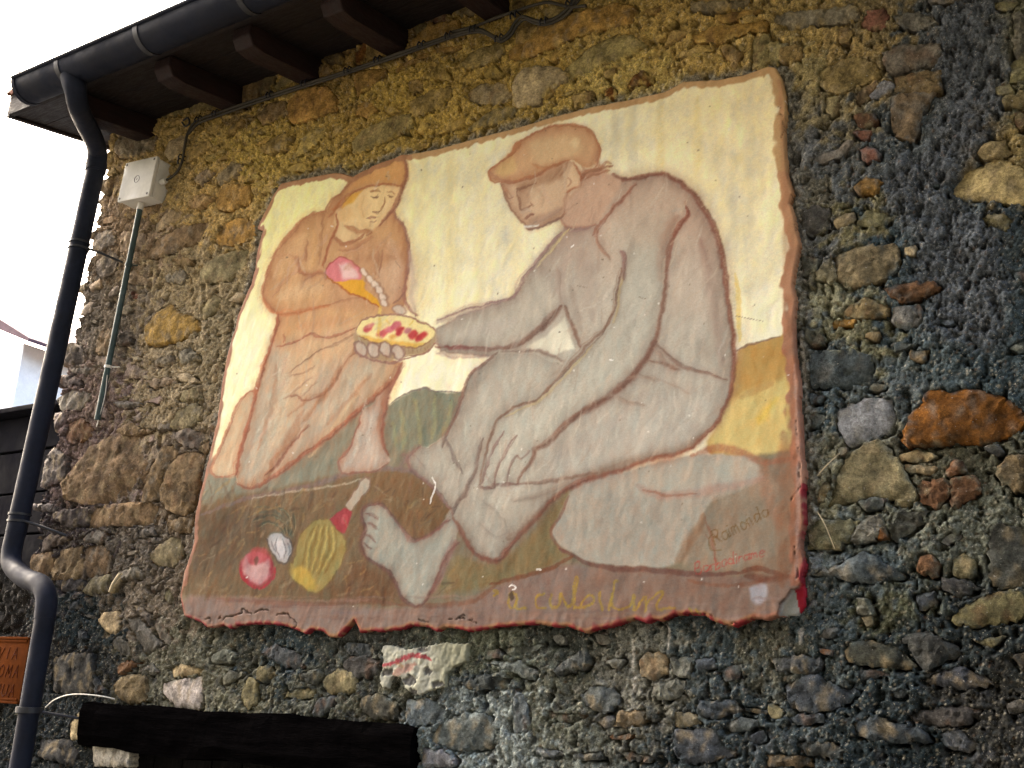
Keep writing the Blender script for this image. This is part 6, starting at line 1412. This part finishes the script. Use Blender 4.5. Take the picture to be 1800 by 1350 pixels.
for word_, right, z, hgt in (('VIA', -3.82, 1.642, .052), ('OMA', -3.795, 1.572, .055), ('MUA', -3.80, 1.500, .055)):
    x = right - 3 * .048
    for ch in word_:
        bm = bmesh.new()
        for st in CAPS[ch]:
            tube(bm, [(x + p[0] * .030 + p[1] * .010, -.0285, z + p[1] * hgt * .86) for p in st], .0017, 6)
        from_bm('letter', bm, M_letter, sg); x += .048

# ------------------------------------------------------------------ dark neighbour at the left edge and the pale house behind
M_dark = plain_mat('dark_boarding', (.006, .006, .009), .9, .05, .3, 4, .004, 20)
sh = empty('dark_shed', (-5.0, .3, 0)); tag(sh, 'dark boarded lean-to with a rough stone base left of the down pipe', 'shed')
z = 2.0
for hgt in (.19, .19, .20, .17):
    bm = bmesh.new(); add_box(bm, (-6.8, .22 + random.uniform(0, .01), z + .006), (-3.93, .27, z + hgt), bevel=.004); from_bm('board', bm, M_dark, sh, smooth=False); z += hgt + .004
bm = bmesh.new(); add_box(bm, (-6.8, .262, 1.0), (-3.93, .33, z - .01)); from_bm('backing', bm, M_dark, sh, smooth=False)
bm = bmesh.new(); add_box(bm, (-6.8, .15, z + .004), (-3.95, .6, z + .03), bevel=.006); from_bm('shed_roof', bm, M_dark, sh, smooth=False)
gx = np.arange(-6.2, -3.875, .012); gz = np.arange(0, 2.02, .012); X, Z = np.meshgrid(gx, gz)
hh = .010 * sample(N_low, X, Z) + .008 * sample(N_mid, X, Z) + .003 * sample(N_hi, X, Z) - .03 * sstep(.8, 1.6, sample(N_mid, X + 1, Z + 1))
tag(grid_mesh('stone_base', X, -hh * .8 + .03, Z, np.ones(X.shape, bool), (lin((60, 58, 54)) * .4)[None, None] * np.clip(1 + .3 * sample(N_mid, X + 3, Z), .3, 2)[..., None], M_mortar, sh, skirt=.30))

M_pale = plain_mat('pale_render', (.90, .88, .86), .9, .2, .06, 3, .002, 20)
M_eave = plain_mat('distant_eaves', (.12, .07, .08), .8, .2, .2, 4, 0)
bh = empty('background_house', (-20, 12, 0)); tag(bh, 'pale rendered house far behind with a projecting roof edge at the left', 'house')
def far(px_, py_, y): return wallv(px_, py_, -y)
a = far(50, 597, 12.); b = far(0, 571, 12.)
d = (b - a)
e = b + d * 4
wl = far(36, 640, 12.4).x
bm = bmesh.new(); add_box(bm, (wl - 9, 12.4, 0), (wl, 20, far(30, 606, 12.4).z), bevel=.02); from_bm('wall', bm, M_pale, bh, smooth=False)
bm = bmesh.new(); vs = []
for yy in (12.0, 20.2):
    for p, th in ((a, .10), (b, .26), (e, .3)):
        vs.append([bm.verts.new((p.x, yy, p.z - th * .5)), bm.verts.new((p.x, yy, p.z + th * .5))])
for k in (0, 1):
    bm.faces.new((vs[k][0], vs[k + 1][0], vs[k + 1][1], vs[k][1])); bm.faces.new((vs[k + 3][0], vs[k + 4][0], vs[k + 4][1], vs[k + 3][1]))
    bm.faces.new((vs[k][0], vs[k + 1][0], vs[k + 4][0], vs[k + 3][0])); bm.faces.new((vs[k][1], vs[k + 1][1], vs[k + 4][1], vs[k + 3][1]))
bm.faces.new((vs[0][0], vs[0][1], vs[3][1], vs[3][0])); bm.faces.new((vs[2][0], vs[2][1], vs[5][1], vs[5][0]))
from_bm('roof', bm, M_eave, bh, smooth=False)

# ------------------------------------------------------------------ ground
bm = bmesh.new(); n = 24; g = [[bm.verts.new(((i / n - .5) * 160, (j / n - .5) * 160, 0)) for i in range(n + 1)] for j in range(n + 1)]
for j in range(n):
    for i in range(n): bm.faces.new((g[j][i], g[j][i + 1], g[j + 1][i + 1], g[j + 1][i]))
tag(from_bm('ground', bm, plain_mat('lane_paving', (.065, .062, .058), .9, .2, .3, .8, .01, 6)), kind='structure')
print('built')
# ------------------------------------------------------------------ unseen house across the lane, added and sized to shade the lower wall
M_opp = plain_mat('ochre_render', (.20, .17, .12), .9, .15, .15, 1.2, .004, 14)
M_glass = plain_mat('window_glass', (.03, .035, .04), .12, .5, .1, 3, 0)
M_shut = plain_mat('green_shutter', (.05, .09, .06), .6, .3, .15, 8, .001)
op = empty('unseen_opposite_house', (2.0, -6.0, 0)); tag(op, 'unseen ochre house with green shutters behind the viewer, added to shade the lower wall', 'house')
bm = bmesh.new(); add_box(bm, (-6.5, -10, 0), (9, -4.4, 8.4), bevel=.02); from_bm('wall', bm, M_opp, op, smooth=False)
bm = bmesh.new(); vs = [bm.verts.new(v) for v in ((-6.8, -4.0, 8.3), (9.3, -4.0, 8.3), (9.3, -7.5, 9.4), (-6.8, -7.5, 9.4), (9.3, -10.4, 8.3), (-6.8, -10.4, 8.3), (-6.8, -4.0, 8.18), (9.3, -4.0, 8.18), (9.3, -10.4, 8.18), (-6.8, -10.4, 8.18))]
for f in ((0, 1, 2, 3), (3, 2, 4, 5), (0, 1, 7, 6), (4, 5, 9, 8), (6, 7, 8, 9), (0, 3, 5, 9, 6), (1, 2, 4, 8, 7)): bm.faces.new([vs[i] for i in f])
from_bm('roof', bm, M_tile, op, smooth=False)
for wx in (-4.0, -1.4, 1.2, 3.8, 6.4):
    for wz in (.9, 3.4, 5.9):
        bm = bmesh.new(); add_box(bm, (wx, -4.4, wz), (wx + .9, -4.37, wz + 1.25)); wnd = from_bm('window', bm, M_glass, op, smooth=False)
        bm = bmesh.new()
        for lo, hi in (((wx - .05, wz - .05), (wx, wz + 1.3)), ((wx + .9, wz - .05), (wx + .95, wz + 1.3)), ((wx, wz + 1.25), (wx + .9, wz + 1.3)), ((wx, wz - .05), (wx + .9, wz)), ((wx + .43, wz), (wx + .47, wz + 1.25))): add_box(bm, (lo[0], -4.399, lo[1]), (hi[0], -4.35, hi[1]))
        from_bm('frame', bm, M_box, wnd, smooth=False)
        for s in (-.52, .97):
            bm = bmesh.new(); add_box(bm, (wx + s, -4.398, wz - .03), (wx + s + .45, -4.355, wz + 1.28), bevel=.004)
            for k in range(14): add_box(bm, (wx + s + .05, -4.36, wz + .05 + k * .085), (wx + s + .40, -4.345, wz + .09 + k * .085))
            from_bm('shutter', bm, M_shut, wnd, smooth=False)
